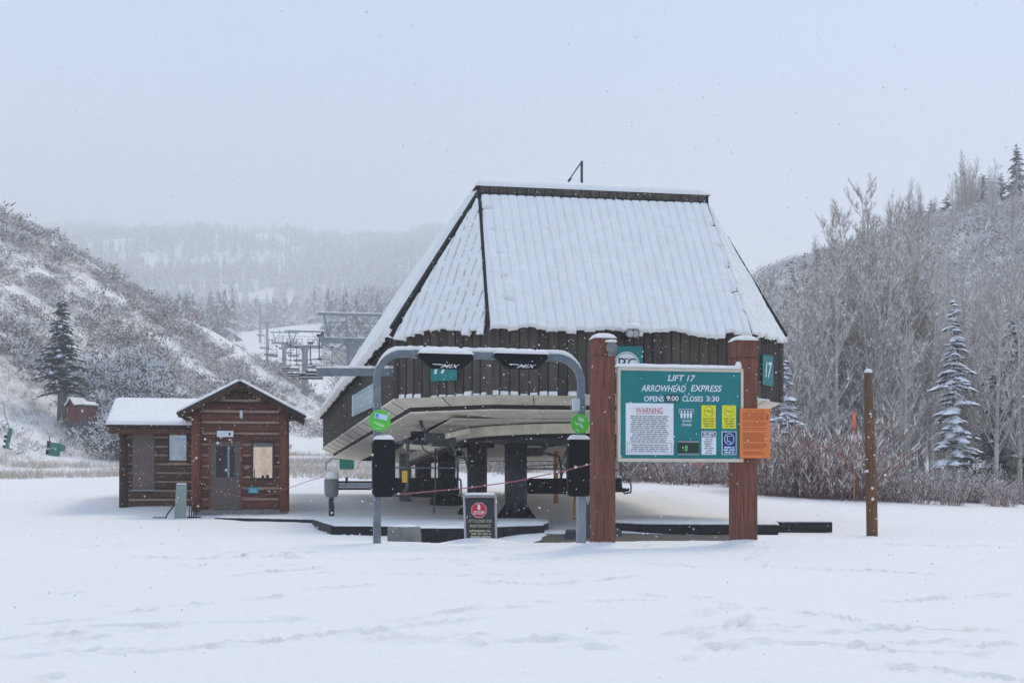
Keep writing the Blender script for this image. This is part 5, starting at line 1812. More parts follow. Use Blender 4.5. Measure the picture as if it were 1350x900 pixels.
m = MB(); fine_print(m, bx(921), bx(936), bz(919, 576.2), bz(919, 570.4), 2, .55, yb - .012, 8, .05); m.build("header_print", WHITE, h_)
m = MB(); fine_print(m, bx(922), bx(935), bz(919, 598.6), bz(919, 578), 7, .4, yb - .009, 9, .3); m.build("fine_print", INK, c)
c = card("blue_notice", 945.4, 964.5, 569, 599.4, WHITE)
m = MB(); m.quad((bx(946.3), yb - .009, bz(946, 598.6)), (bx(963.6), yb - .009, bz(946, 598.6)), (bx(963.6), yb - .009, bz(946, 569.8)), (bx(946.3), yb - .009, bz(946, 569.8))); h_ = m.build("field", NAVY, c)
m = MB(); cx_ = bx(955); ring(m, cx_, bz(955, 579), .082, .09, .011, yb - .012)
stroke(m, [(cx_ - .03, bz(955, 575)), (cx_ - .03, bz(955, 582)), (cx_ + .01, bz(955, 582)), (cx_ + .03, bz(955, 585))], .012, yb - .0125)
stroke(m, [(cx_ - .045, bz(955, 575.3)), (cx_ + .04, bz(955, 575.3))], .008, yb - .0122)
fine_print(m, bx(947.5), bx(962.5), bz(946, 598), bz(946, 588.4), 3, .6, yb - .012, 12, .1); m.build("symbol_print", SKYBLUE, h_)
c = card("clock_display", 888.2, 914.8, 582.3, 599.4, LEDDARK, .02)
for (l, r_, t, b) in ((887.6, 915.2, 581.6, 583.6), (887.6, 915.2, 597.8, 600)):
    m = MB(); m.box(bx(l), bx(r_), yb - .03, yb - .001, bz(l, b), bz(l, t)); m.build("bezel", GALV, c)
m = MB(); ring(m, bx(898.6), bz(898, 591), .018, .045, .009, yb - .0235, 14); stroke(m, [(bx(895), bz(895, 589)), (bx(895), bz(895, 589.8))], .009, yb - .0235); stroke(m, [(bx(895), bz(895, 593)), (bx(895), bz(895, 593.8))], .009, yb - .0235)
m.build("lit_digit", LEDON, c)
# orange notice hung on the right post
ox, oz = bx(968), bz(968, 604)
wo, ho = bx(1008) - ox, bz(968, 539) - oz
pos = Vector((LP.x, LP.y)) + bd * ox + Vector((math.sin(bang), -math.cos(bang))) * .245
on = empty("orange_notice", (pos.x, pos.y, oz), bang, "orange printed notice panel fixed to the right redwood post of the notice board", "notice")
m = MB(); m.box(0, wo, 0, .02, 0, ho); pn = m.build("panel", ORANGE, on, bevel=.006)
m = MB()
word(m, "Lift Safety", wo * .2, wo * .8, ho * .93, ho * .965, y=-.004)
for (za, zb_, n, sd) in ((.76, .92, 6, 1), (.64, .73, 3, 2), (.55, .62, 2, 3), (.33, .52, 8, 4), (.18, .3, 5, 5), (.06, .14, 3, 6)):
    fine_print(m, wo * .1, wo * .88, ho * za, ho * zb_, n, .4, -.004, 40 + sd, .05, False)
stroke(m, [(wo * .9, ho * .78), (wo * .9, ho * .88)], .03, -.004)
m.build("fine_print", ORANGEINK, pn)

# ------------------------------------------------------------------ stop sign board
p = px2(633, 712, 23.6)
ab = empty("stop_board", (p.x, p.y, gzf(p.x, p.y) - .08), .03, "black A frame board with a red STOP octagon standing in the snow by the deck", "sign board")
s_ = 23.6 / F
hw, ht = 22 * s_, 63 * s_ + .08
lean = .12
def on_lean(o): o.rotation_euler = (-lean, 0, 0)
m = MB(); m.add([(-hw * .88, 0, 0), (hw * .95, 0, 0), (hw * .86, 0, ht - .03), (-hw * .92, 0, ht - .03), (-hw * .88, .02, 0), (hw * .95, .02, 0), (hw * .86, .02, ht - .03), (-hw * .92, .02, ht - .03)], [(0, 1, 2, 3), (7, 6, 5, 4), (0, 4, 5, 1), (1, 5, 6, 2), (2, 6, 7, 3), (3, 7, 4, 0)])
pn = m.build("front_panel", SIGNBLACK, ab); on_lean(pn)
for (a, b) in (((-hw * .86, 0), (-hw * .97, ht)), ((hw * .96, 0), (hw * .93, ht)), ((-hw * .97, ht - .012), (hw * .93, ht - .012))):
    m = MB(); m.tube([(a[0], -.005, a[1]), (b[0], -.005, b[1])], .021, 8); m.build("frame_tube", ALU, pn)
m = MB(); m.box(-hw * .9, hw * .9, 0, .02, 0, ht); rp2 = m.build("rear_panel", SIGNBLACK, ab); rp2.location = (0, .34, 0); rp2.rotation_euler = (lean * 1.6, 0, 0)
pillow("snow_cap", -hw * .95, hw * .92, -.01, .2, ht * math.cos(lean) + .012, .04, .03, ab, seed=4)
rO = 10.8 * s_
zc = ht - 19 * s_
m = MB(); disc(m, -.02, zc, rO, rO, -.006, 8, math.pi / 8); m.build("octagon_border", mat("white pink edge", (.75, .5, .52), .5, bump=0), pn)
m = MB(); disc(m, -.02, zc, rO * .92, rO * .92, -.009, 8, math.pi / 8); oc = m.build("octagon", STOPRED, pn)
m = MB(); word(m, "STOP", -.02 - rO * .66, -.02 + rO * .66, zc - rO * .55, zc - rO * .12, y=-.012, bold=.02)
m.add([(-.02 - .022, -.012, zc + rO * .02), (-.02 + .02, -.012, zc + rO * .02), (-.02 + .026, -.012, zc + rO * .35), (-.02 + .01, -.012, zc + rO * .68), (-.02 - .014, -.012, zc + rO * .68), (-.02 - .026, -.012, zc + rO * .35)], [(0, 1, 2, 3, 4, 5)])
m.build("stop_lettering", WHITE, oc)
m = MB()
word(m, "LIFT CLOSED FOR", -hw * .74, hw * .72, ht - 35.5 * s_, ht - 31.6 * s_, y=-.004, bold=.015)
word(m, "MAINTENANCE", -hw * .62, hw * .62, ht - 42 * s_, ht - 38 * s_, y=-.004, bold=.015)
fine_print(m, -hw * .7, hw * .7, ht - 60 * s_, ht - 45 * s_, 4, .6, -.004, 71, .12)
m.build("lettering", KHAKI, pn)
md = MB()
def mound(name, x, y, rx, ry, h, seed, label):
    n, k = 28, 8
    vs_, fs_ = [], []
    q = random.Random(seed)
    ph = [q.uniform(.85, 1.15) for _ in range(n)]
    for j in range(k + 1):
        t = j / k
        for i in range(n):
            a = 2 * math.pi * i / n
            X, Y = x + math.cos(a) * rx * t * ph[i], y + math.sin(a) * ry * t * ph[i]
            vs_.append((X, Y, gzf(X, Y) + h * (math.cos(min(1, t) * math.pi) * .5 + .5) - (.03 if j == k else 0)))
    for j in range(k):
        for i in range(n): fs_.append((j * n + i, j * n + (i + 1) % n, (j + 1) * n + (i + 1) % n, (j + 1) * n + i))
    m = MB(); m.add(vs_, fs_)
    o = m.build(name, SNOW, None, smooth=True)
    return tag(o, label, kind="structure")
mound("snow_mound", p.x, p.y - .12, .95, .42, .1, 5, "snow heaped against the foot of the stop board")
mound("snow_mound", LP.x, LP.y - .1, .5, .3, .07, 6, "snow heaped at the foot of the left redwood post")
mound("snow_mound", RP.x, RP.y - .12, .55, .3, .06, 7, "snow heaped at the foot of the right redwood post")

# ------------------------------------------------------------------ brown pole
p = px2(1150, 701, 30.2)
pz = gzf(p.x, p.y)
bp_ = empty("wooden_pole", (p.x, p.y, pz), 0, "slim weathered brown pole with patches of snow standing alone on the slope", "pole")
zt = px2(1145, 491, 30.2).z - pz
m = MB()
m.tube([(0, 0, -.3), (-.02, 0, zt * .35), (-.07, 0, zt * .7), (-.09, 0, zt)], [.125, .12, .105, .085], 12)
po = m.build("shaft", POLEWOOD, bp_, smooth=True)
m = MB(); m.lathe([(.085, -.01), (.095, .03), (.06, .07), (.02, .085)], 10, (-.09, 0, zt)); m.build("snow_cap", SNOW, bp_, smooth=True)
q = random.Random(4)
for k in range(12):
    z = q.uniform(.1, zt * .95)
    s = q.uniform(.02, .045)
    m = MB(); m.lathe([(s * .5, -s * .7), (s, 0), (s * .5, s * .6)], 7, (-.09 * z / zt + q.choice((-.1, -.09, .0, .06)), -.1 if k % 2 else -.08, z)); m.build("snow_patch", SNOW, po, smooth=True)

# ------------------------------------------------------------------ reader pillar on the left, cabinet, posts, markers
p = px2(437, 679, 39)
rpz = DZ + .02
rp3 = empty("reader_pillar", (p.x, p.y, rpz), 0, "grey snow capped reader pillar with a double rail between the cabin and the gantry", "reader pillar")
k_ = 39 / F
m = MB(); m.box(-.075, .075, -.06, .06, -.1, 27 * k_); m.build("post", COLUMN, rp3, bevel=.01)
m = MB(); m.lathe([(.15, 25 * k_), (.2, 30 * k_), (.21, 46 * k_), (.18, 52 * k_), (.12, 55 * k_)], 14); hd = m.build("reader_head", GREYPLASTIC, rp3, smooth=True)
m = MB(); m.lathe([(.2, 49 * k_), (.2, 53 * k_), (.15, 57.5 * k_), (.05, 59 * k_)], 14, (.02, -.02, 0)); m.build("snow_cap", SNOW, hd, smooth=True)
for z in (36, 45):
    m = MB(); m.beam((.18, 0, z * k_), (1.25, 0, z * k_), .05, .06); m.build("rail", BLACK, rp3)
m = MB(); m.box(.18, 1.2, -.012, .012, 37.6 * k_, 43.4 * k_); m.build("rail_panel", GALV, rp3)

p = px2(237, 681, 39.3)
k_ = 39.3 / F
ub = empty("utility_cabinet", (p.x, p.y, gzf(p.x, p.y)), .25, "leaning grey green utility cabinet in the snow against the log cabin", "utility box")
m = MB(); m.add([(-.16, -.13, -.1), (.17, -.13, -.1), (.17, .14, -.1), (-.16, .14, -.1), (-.1, -.13, .95), (.2, -.13, .97), (.2, .14, .97), (-.1, .14, .95)], [(0, 3, 2, 1), (4, 5, 6, 7), (0, 1, 5, 4), (1, 2, 6, 5), (2, 3, 7, 6), (3, 0, 4, 7)])
cbx = m.build("cabinet", SAGE, ub, bevel=.015)
pillow("snow_cap", -.1, .2, -.13, .14, .972, .04, .03, ub, seed=3)
m = MB(); m.tube([(-.4, -.05, .0), (-.35, -.05, .12), (-.12, 0, .42)], .02, 6); m.tube([(-.75, -.05, .03), (-.4, -.05, .03)], .015, 5); m.build("stay_pipe", BLACK, ub)
m = MB()
for x in (.26, .32, .38, .45): m.tube([(x, .1, -.05), (x + .02, .1, .35), (x + .04, .15, .42)], .014, 5)
m.box(.2, .6, -.02, .2, -.1, .05)
m.build("conduits", BLACK, ub)

def post_thing(name, label, px, base, top, Y, wpx, m_, cat, cap=False):
    p = px2(px, base, Y)
    z0 = float(gz0(p.x, p.y))
    h = px2(px, top, Y).z - z0
    w_ = wpx / F * Y
    m = MB(); m.tube([(0, 0, -.2), (0, 0, h * .5), (0.01, 0, h)], [w_ / 2, w_ / 2, w_ / 2.1], 10)
    o = m.build(name, m_, None, smooth=True, loc=(p.x, p.y, z0))
    tag(o, label, cat)
    m = MB(); m.lathe([(w_ * .5, -.01), (w_ * .52, .02), (w_ * .2, .06)], 10, (0.01, 0, h)); m.build("snow_cap", SNOW, o, smooth=True)
    return o
post_thing("guard_post", "orange tan post standing in the snow behind the station chairs", 733, 666, 588, 46, 6.5, ORANGEPOST, "post")
post_thing("timber_stub", "short tan timber post beside the loading area under the chairs", 757.5, 680, 652, 38, 4, ORANGEPOST, "post")
def marker(px, top, bot, Y, wpx, label):
    p = px2(px, top, Y)
    z0 = float(gz0(p.x, p.y))
    o = empty("marker_wand", (p.x, p.y, z0), 0, label, "marker")
    zt, zb = p.z - z0, px2(px, bot, Y).z - z0
    m = MB(); m.tube([(0, 0, -.1), (0, 0, zt)], .018, 5); m.build("stick", ORANGEPOST, o)
    w_ = wpx / F * Y / 2
    m = MB(); m.tube([(0, 0, zb), (0, 0, zt + .01)], w_, 8); m.build("sleeve", REDFLAG, o)
marker(1126, 543, 564, 52.5, 4.5, "orange sleeved marker wand rising above the red willows")
marker(921, 604, 614, 60, 4, "short red marker wand in front of the willows below the notice board")

# ------------------------------------------------------------------ closing ropes
def rope(name, label, pts):
    m = MB()
    m.tube([px2(*p) for p in pts], .0095, 5)
    ro = m.build(name, ROPE, None)
    tag(ro, label, "rope")
    q = random.Random(len(pts))
    for k in range(7):
        i = q.randrange(len(pts) - 1)
        c = px2(*pts[i]).lerp(px2(*pts[i + 1]), q.random())
        s = q.uniform(.014, .032)
        m = MB(); m.lathe([(s * .4, -s * .3), (s, 0), (s * .7, s * .8), (s * .2, s * 1.1)], 7, tuple(c)); m.build("snow_lump", SNOW, ro, smooth=True)
rope("closing_rope", "sagging pink rope with snow strung across the log cabin door", [(256, 632, 40.7), (275, 641, 40.5), (297, 650, 40.4), (318, 655, 40.3), (340, 654.5, 40.2), (360, 650, 40.1), (381, 643, 40), (405, 634, 39.5), (428, 628, 39)])
rope("closing_rope", "taut pink rope strung in front of the chairs to the redwood post", [(517, 652, 22), (560, 648, 22), (620, 642.5, 22), (680, 634, 21.8), (740, 621, 21.4), (781, 611, 21.05)])

# ------------------------------------------------------------------ quad chairs
CHAIRTUBE = mat("worn grey chair tube", (0.16, 0.165, 0.175), rough=0.45, var=0.3, bump=0.05)
def quad_chair(label, loc, rz, hang=1.75, snow=False, group="chairs parked under the station"):
    t = empty("quad_chair", loc, rz, label, "lift chair", group)
    w = 1.02
    m = MB()
    prof = [(-.26, .02), (-.24, .07), (.1, .03), (.22, .06), (.22, -.02), (.1, -.06), (-.22, -.03)]
    m.yprism(prof[::-1], -w, w); m.build("seat", BLACK, t, bevel=.01)
    m = MB()
    prof = [(.2, .07), (.25, .05), (.33, .36), (.29, .37)]
    m.yprism(prof, -w, w); m.build("backrest", BLACK, t, bevel=.01)
    for s in (-1, 1):
        m = MB()
        x = s * (w + .03)
        m.tube([(x, -.28, -.06), (x, -.3, .12), (x, -.22, .3), (x, .1, .34), (x, .34, .3), (x, .26, .0), (x, .1, -.1), (x, -.28, -.06)], .028, 6)
        m.build("side_arm", CHAIRTUBE, t)
    m = MB()
    m.tube([(-w - .03, .34, .3), (-w - .03, .3, .8), (-w + .1, .2, 1.18), (-w + .4, .12, 1.28), (w - .4, .12, 1.28), (w - .1, .2, 1.18), (w + .03, .3, .8), (w + .03, .34, .3)], .034, 7)
    m.build("bail", CHAIRTUBE, t, smooth=True)
    m = MB(); m.beam((0, .1, 1.26), (0, 0, hang), .08, .1, (0, 1, 0)); m.box(-.16, .16, -.12, .2, 1.22, 1.34); m.build("hanger", COLUMN, t)
    m = MB(); m.tube([(-w + .05, .2, .82), (-w + .1, -.3, .62), (w - .1, -.3, .62), (w - .05, .2, .82)], .022, 6); m.build("restraint_bar", CHAIRTUBE, t)
    m = MB(); m.box(-.22, .22, -.14, .14, hang - .02, hang + .14); m.build("grip", BLACK, t, bevel=.02)
    if snow:
        m = MB(); m.box(-w, w, -.24, .12, .075, .13); m.box(-w, w, .3, .4, .515, .56); m.build("seat_snow", SNOW, t, bevel=.02)
    return t
chair0 = None
for (px, py, Y, rz, lab) in ((553, 648, 35.5, TH, "empty black quad chair hanging behind the left side reader"), (722, 648, 37, TH - .12, "empty black quad chair hanging between the near column and the right side reader"), (786, 646, 41.5, TH + .25, "empty black quad chair mostly hidden behind the left redwood post")):
    p = px2(px, py, Y)
    quad_chair(lab, (p.x, p.y, p.z), rz, hang=2.22 - p.z)

# ------------------------------------------------------------------ lift line: towers, rope, chairs
def tower_pt(Y): return -12.3 - .2 * (Y - 105)
TW = [(105, 449, 4.6), (180, 457, 4.6), (262, 452, 4.6), (420, 425, 4.6), (560, 402, 4.6)]
LANG = math.atan2(-1, 0) + math.atan(.2)
tower_tops = []
def lift_tower(Y, arm_py, label, big):
    X = tower_pt(Y)
    zb = float(gz0(X, Y)) - .3
    za = CZ + (HY - arm_py) / F * Y
    H = za - zb
    t = empty("lift_tower", (X, Y, zb), math.atan(.2), label, "lift tower", "towers up the lift line")
    m = MB(); m.tube([(0, 0, 0), (0, 0, H * .5), (0, 0, H - 1.0), (0, 0, H - .55), (0, 0, H - .2)], [.5, .43, .4, .46, .62], 16); m.build("pole", TOWER, t, smooth=True)
    m = MB(); m.box(-2.4, 2.4, -.2, .2, H - .22, H + .16); ca = m.build("crossarm", TOWER, t, bevel=.03)
    m = MB(); m.box(-2.42, 2.42, -.2, .2, H + .165, H + .24); m.build("arm_snow", SNOW, ca, bevel=.03)
    m = MB()
    zt = H + 2.0
    m.beam((-2.65, 0, zt), (2.65, 0, zt), .14, .18)
    for s in (-1, 1):
        m.beam((s * 1.75, 0, H + .1), (s * 2.15, 0, zt - .05), .13, .16, (1, 0, 0))
        m.beam((s * 1.7, 0, H + .7), (s * .8, 0, zt), .05, .05)
    m.beam((-1.9, 0, H + 1.35), (1.9, 0, H + 1.35), .04, .05)
    lf = m.build("lifting_frame", TOWER, t)
    m = MB(); m.box(-2.66, 2.66, -.08, .08, zt + .09, zt + .17); m.build("frame_snow", SNOW, lf)
    for s in (-1, 1):
        m = MB()
        x0, x1 = (.35, 1.7) if s > 0 else (-1.7, -.35)
        for y in (-.5, .5):
            m.beam((x0, y, H + 1.0), (x1, y, H + 1.0), .04, .04); m.beam((x0, y, H + .6), (x1, y, H + .6), .03, .03)
            for x in (x0, (x0 + x1) / 2, x1): m.beam((x, y, H + .1), (x, y, H + 1.0), .04, .04, (1, 0, 0))
        m.build("catwalk_rail", TOWER, t)
        m = MB()
        m.beam((s * 2.3, -1.6, H + .05), (s * 2.3, 1.6, H + .05), .1, .2)
        st_ = m.build("sheave_frame", TOWER, t)
        for k in range(6):
            m = MB(); m.lathe([(.2, -.05), (.22, -.03), (.18, 0), (.22, .03), (.2, .05)], 12, (s * 2.3, -1.4 + k * .56, H + .3), axis='x'); m.build("sheave", BLACK, st_)
    tower_tops.append((X, Y, za + .5))
LTL = ["nearest lift tower with a wide flared head rising behind the station roof", "lift tower with its whole pole in view to the right of the cabin gable", "third lift tower up the line with chairs passing in front", "faint lift tower in the mist beside the white ski run", "fainter lift tower high on the white ski run"]
for (Y, py, w_), lab in zip(TW, LTL): lift_tower(Y, py, lab, Y < 200)
endb = s2w(2.5, DD - .5)
rope_m = MB()
ca_, sa_ = math.cos(math.atan(.2)), math.sin(math.atan(.2))
strands = {}
for s in (-1, 1):
    pts = [Vector((endb.x + s * 2.4 * ca_, endb.y + s * 2.4 * sa_, 4.2))] + [Vector((x + s * 2.3 * ca_, y + s * 2.3 * sa_, z)) for x, y, z in tower_tops]
    fine = []
    for a, b in zip(pts[:-1], pts[1:]):
        L = (b - a).length
        for k in range(10):
            t = k / 10
            p = a.lerp(b, t); p.z -= .012 * L * 4 * t * (1 - t)
            fine.append(p)
    fine.append(pts[-1])
    strands[s] = fine
    rope_m.tube(fine, .03, 5)
tag(rope_m.build("haul_rope", mat("dark wire rope", (.07, .07, .075), .5, .4, bump=0), None), "dark steel haul rope strung over the towers up the slope", "cable")
def on_strand(s, Y):
    f = strands[s]
    for a, b in zip(f[:-1], f[1:]):
        if a.y <= Y <= b.y: return a.lerp(b, (Y - a.y) / (b.y - a.y))
proto = None
for (s, Y) in ((-1, 121), (1, 133), (-1, 150), (1, 162), (-1, 196), (1, 212), (-1, 232), (1, 248), (-1, 288), (1, 310), (-1, 340), (1, 372), (-1, 400), (-1, 108), (1, 116), (-1, 168), (1, 188), (-1, 262), (1, 276), (1, 340)):
    p = on_strand(s, Y)
    if p is None: continue
    hang = 3.1
    if proto is None:
        proto = quad_chair("snow topped quad chair hanging on the haul rope up the line", (p.x, p.y, p.z - hang), math.atan(.2), hang, True, "chairs hanging up the lift line")
    else:
        c = copy_tree(proto)
        c.location = (p.x, p.y, p.z - hang)
# ------------------------------------------------------------------ log cabin
CY = 41.0
K = CY / F
cxw = (317 - CX) * K
CA = .16
cc_, cs_ = math.cos(CA), math.sin(CA)
cab = empty("log_cabin", (cxw, CY, .1), CA, "small red brown log cabin with front gable and lower side wing under snow", "cabin")
def cz_(py): return (678 - py) * K
def cx2(px):
    r = (px - CX) / F
    return (r * CY - cxw) / (cc_ - r * cs_)
HWX = cx2(380)
DEPTH = 3.4
# base and walls
m = MB(); m.box(-HWX + .05, HWX - .02, -.12, DEPTH, -.4, cz_(672)); m.build("foundation", CONC, cab, bevel=.01)
m = MB(); m.box(-HWX + .1, HWX - .1, .1, DEPTH, cz_(672), cz_(546)); 
m.xprism([(-HWX - .2, cz_(548)), (HWX + .2, cz_(548)), (0, cz_(508))], .1, DEPTH)
m.build("wall_core", CHINK, cab)
lg = MB()
lg.yprism([(.11 * math.cos(t) * .9 - .02, .125 * math.sin(t)) for t in np.linspace(0, 2 * math.pi, 11)[:-1]], -.5, .5)
log_me = [lg.mesh("log", LOG)]
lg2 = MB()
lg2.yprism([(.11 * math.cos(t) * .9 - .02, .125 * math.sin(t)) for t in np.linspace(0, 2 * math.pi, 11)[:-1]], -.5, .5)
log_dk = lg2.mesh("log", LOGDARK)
pitch = 14.42
def log_row(x0, x1, z, me, y=.06, sc=1.06):
    o = link("log", me, cab, ((x0 + x1) / 2, y, z), None, (x1 - x0, 1, sc * rnd.uniform(.98, 1.02)))
    return o
rows = []
py = 672.0
door = (cx2(276), cx2(318)); win = (cx2(331.5), cx2(361))
L0, L1 = -HWX + .12, HWX - .12
for k in range(11):
    zc = cz_(672 - pitch * (k + .5))
    top = 672 - pitch * (k + 1)
    seg = [(L0, L1)]
    cuts = []
    if top > 572: cuts.append(door)
    if 582 < 672 - pitch * (k + .5) < 632: cuts.append(win)
    for c in cuts:
        ns = []
        for (a, b) in seg:
            if c[0] > a and c[1] < b: ns += [(a, c[0]), (c[1], b)]
            else: ns.append((a, b))
        seg = ns
    if 672 - pitch * (k + .5) < 546:          # inside the gable
        f = (672 - pitch * (k + .5) - 510) / (548 - 510)
        hw = max(.2, (HWX + .25) * f)
        seg = [(-min(hw, HWX - .12), min(hw, HWX - .12))]
    for (a, b) in seg:
        log_row(a, b, zc, log_me[0] if k < 10 else log_dk)
log_row(-.35, .35, cz_(672 - pitch * 10.5), log_dk)
# corner posts of upright log
for x in (-HWX + .13, HWX - .12):
    m = MB(); m.lathe([(.155, cz_(674)), (.15, cz_(600)), (.145, cz_(540))], 14, (x, -.02, 0)); m.build("corner_post", LOGV, cab, smooth=True)
# side wall logs (right)
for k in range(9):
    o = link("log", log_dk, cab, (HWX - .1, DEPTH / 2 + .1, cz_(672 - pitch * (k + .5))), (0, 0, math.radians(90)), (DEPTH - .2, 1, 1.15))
# roof
ap, el, er = cz_(503.5), (cx2(236), cz_(545)), (cx2(402), cz_(548))
for (e, sgn) in ((el, -1), (er, 1)):
    m = MB()
    t = .1
    m.xprism([(0, ap - t), (0, ap), (e[0], e[1]), (e[0], e[1] - t)] if sgn > 0 else [(0, ap), (0, ap - t), (e[0], e[1] - t), (e[0], e[1])], -.55, DEPTH + .35)
    r_ = m.build("roof_slope", EAVE, cab)
    m = MB()
    d = Vector((e[0], 0, e[1] - ap)); L = d.length; ang = math.atan2(e[1] - ap, abs(e[0])) 
    o = pillow("roof_snow", 0, L + .03, -.58, DEPTH + .38, .002, .075, .08, r_, seed=40 + sgn, noise=.15, r=.1)
    o.rotation_euler = (0, -ang if sgn > 0 else 0, 0)
    if sgn < 0:
        o.rotation_euler = (0, 0, 0); o.scale = (-1, 1, 1); o.rotation_euler = (0, ang, 0)
    o.location = (0, 0, ap + .0)
    m = MB(); m.beam((0, -.56, ap - .1), (e[0], -.56, e[1] - .1), .05, .17); m.build("barge_board", LOGDARK if sgn < 0 else EAVE, r_)
    m = MB()
    for q_ in (.35, .68): m.beam((e[0] * q_, -.5, ap + (e[1] - ap) * q_ - .16), (e[0] * q_, .2, ap + (e[1] - ap) * q_ - .16), .14, .12)
    m.build("purlin", LOGDARK, r_)
m = MB(); m.tube([(0, -.5, ap - .2), (0, .3, ap - .2)], .11, 10); m.build("ridge_log", LOGDARK, cab)
# gable infill: dark slope of short logs behind the barge boards
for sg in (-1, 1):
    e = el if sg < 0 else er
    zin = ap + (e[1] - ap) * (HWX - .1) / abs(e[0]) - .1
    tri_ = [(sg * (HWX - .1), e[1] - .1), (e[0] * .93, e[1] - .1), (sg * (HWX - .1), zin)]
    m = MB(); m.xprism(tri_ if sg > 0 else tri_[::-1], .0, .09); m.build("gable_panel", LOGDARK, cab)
# door
m = MB(); m.box(door[0] + .01, door[1] - .01, -.02, .06, cz_(672), cz_(581)); 
d0 = m.build("door", DOORBROWN, cab, bevel=.006)
for (a, b, c, d) in ((283.5, 285, 587, 630), (309.5, 311, 587, 630), (283.5, 311, 586, 588), (283.5, 311, 629, 631)):
    m = MB(); m.box(cx2(a), cx2(b), -.04, -.019, cz_(d), cz_(c)); m.build("pane_frame", DOORBROWN, d0)
m = MB(); m.box(cx2(285), cx2(309.5), -.028, -.021, cz_(629), cz_(588)); m.build("pane", GLASSDARK, d0)
m = MB(); m.box(cx2(300), cx2(302.5), -.034, -.029, cz_(629), cz_(588)); m.build("pane_bar", GALV, d0)
m = MB(); m.lathe([(.02, -.021), (.035, -.06), (.03, -.08)], 10, (cx2(313.5), 0, cz_(634)), axis='y'); m.build("handle", GALV, d0)
for x in (door[0] - .02, door[1] - .03):
    m = MB(); m.box(x, x + .05, -.05, .08, cz_(672), cz_(579)); m.build("door_jamb", LOGV, cab)
# window
m = MB(); m.box(cx2(334), cx2(359), .0, .02, cz_(629.5), cz_(589)); w0 = m.build("window", GLASSTAN, cab)
m = MB(); m.box(cx2(334), cx2(359), -.005, .03, cz_(589), cz_(583.5)); m.build("blind_box", GREYPLASTIC, w0)
for (a, b, c, d) in ((331.5, 334, 581, 632), (359, 361.5, 581, 632), (331.5, 361.5, 580, 583), (331.5, 361.5, 630, 633)):
    m = MB(); m.box(cx2(a), cx2(b), -.06, .06, cz_(d), cz_(c)); m.build("frame", LOGDARK, w0)
m = MB(); m.box(cx2(335), cx2(336), -.03, -.01, cz_(629.5), cz_(618)); m.box(cx2(345), cx2(348), -.03, -.002, cz_(629.5), cz_(626.5)); m.box(cx2(351), cx2(354.5), -.03, -.002, cz_(629.5), cz_(625.5)); m.build("sill_clutter", BLACK, w0)
# lamp, plates
m = MB(); m.box(cx2(316.3), cx2(320.5), -.2, -.02, cz_(551.5), cz_(541)); m.build("wall_lamp", OFFWHITE, cab, bevel=.02)
def onfront(px, off):
    x = cx2(px)
    return (cxw + x * cc_ + off * cs_, CY + x * cs_ - off * cc_)
cs = empty("cabin_name_plate", (*onfront(286.5, .2), .1 + cz_(576.2)), CA, "white plate with faint blue print above the cabin door", "sign")
m = MB(); m.box(0, 21 * K, 0, .02, 0, 8 * K); pn = m.build("panel", WHITE, cs, bevel=.004)
m = MB(); fine_print(m, .04, .28, .05, .13, 2, .5, -.004, 5, .1); m.build("print", SKYBLUE, pn)
m = MB(); disc(m, .37, .09, .035, .05, -.004, 12); m.build("mark", INKBLACK, pn)
cs = empty("blue_plate", (*onfront(327.5, .1), .1 + cz_(650)), CA, "small turquoise plate on the cabin logs below the bright window", "sign")
m = MB(); m.box(0, 13 * K, 0, .02, 0, 8 * K); pn = m.build("panel", mat("turquoise paint", (.05, .35, .42), .5, bump=0), cs, bevel=.006)
m = MB(); fine_print(m, .05, .24, .04, .14, 2, .4, -.004, 9, .2); m.build("print", SKYBLUE, pn)
# wing
WY = 2.5
KW = (CY + WY) / F
def wx(px):
    r = (px - CX) / F
    return (r * (CY + WY * cc_) - cxw + WY * cs_) / (cc_ - r * cs_)
def wz(py): return CZ + (HY - py) * KW - .1
WX0, WX1 = wx(160.5), -HWX + .1
WD = 3.0
m = MB(); m.box(WX0 + .1, WX1, WY + .1, WY + WD, wz(672), wz(562)); m.build("wall_core", CHINK, cab)
wdoor = (wx(174.5), wx(204)); wwin = (wx(221.5), wx(247.5))
pw = 11.55
for k in range(9):
    zc = wz(658 - pw * (k + .5))
    mid = 658 - pw * (k + .5)
    seg = [(WX0, WX1)]
    if 568 < mid < 646: seg = [(WX0, wdoor[0]), (wdoor[1], WX1)]
    if 570 < mid < 610: seg = [(WX0, wdoor[0]), (wdoor[1], wwin[0]), (wwin[1], WX1)]
    for (a, b) in seg:
        link("log", log_dk, cab, ((a + b) / 2, WY + .06, zc), None, (b - a, 1, .92))
link("log", log_dk, cab, ((WX0 + WX1) / 2, WY + .06, wz(665)), None, (WX1 - WX0, 1, 1.1))
m = MB(); m.lathe([(.13, wz(668)), (.125, wz(560))], 12, (WX0 + .05, WY - .02, 0)); m.build("corner_post", LOGDARK, cab, smooth=True)
m = MB(); m.box(wdoor[0], wdoor[1], WY - .03, WY + .05, wz(645), wz(570)); dd = m.build("door", DOORBROWN, cab, bevel=.006)
m = MB(); m.box(wdoor[0] - .05, wdoor[1] + .05, WY - .1, WY - .02, wz(647), wz(645.4)); m.build("door_sill", GALV, dd)
m = MB(); m.box(wwin[0] + .03, wwin[1] - .03, WY + .0, WY + .02, wz(607), wz(573)); w1 = m.build("window", GLASSBLUE, cab)
for (a, b, c, d) in ((wwin[0], wwin[0] + .04, 571, 609), (wwin[1] - .04, wwin[1], 571, 609)):
    m = MB(); m.box(a, b, WY - .05, WY + .05, wz(d), wz(c)); m.build("frame", LOGDARK, w1)
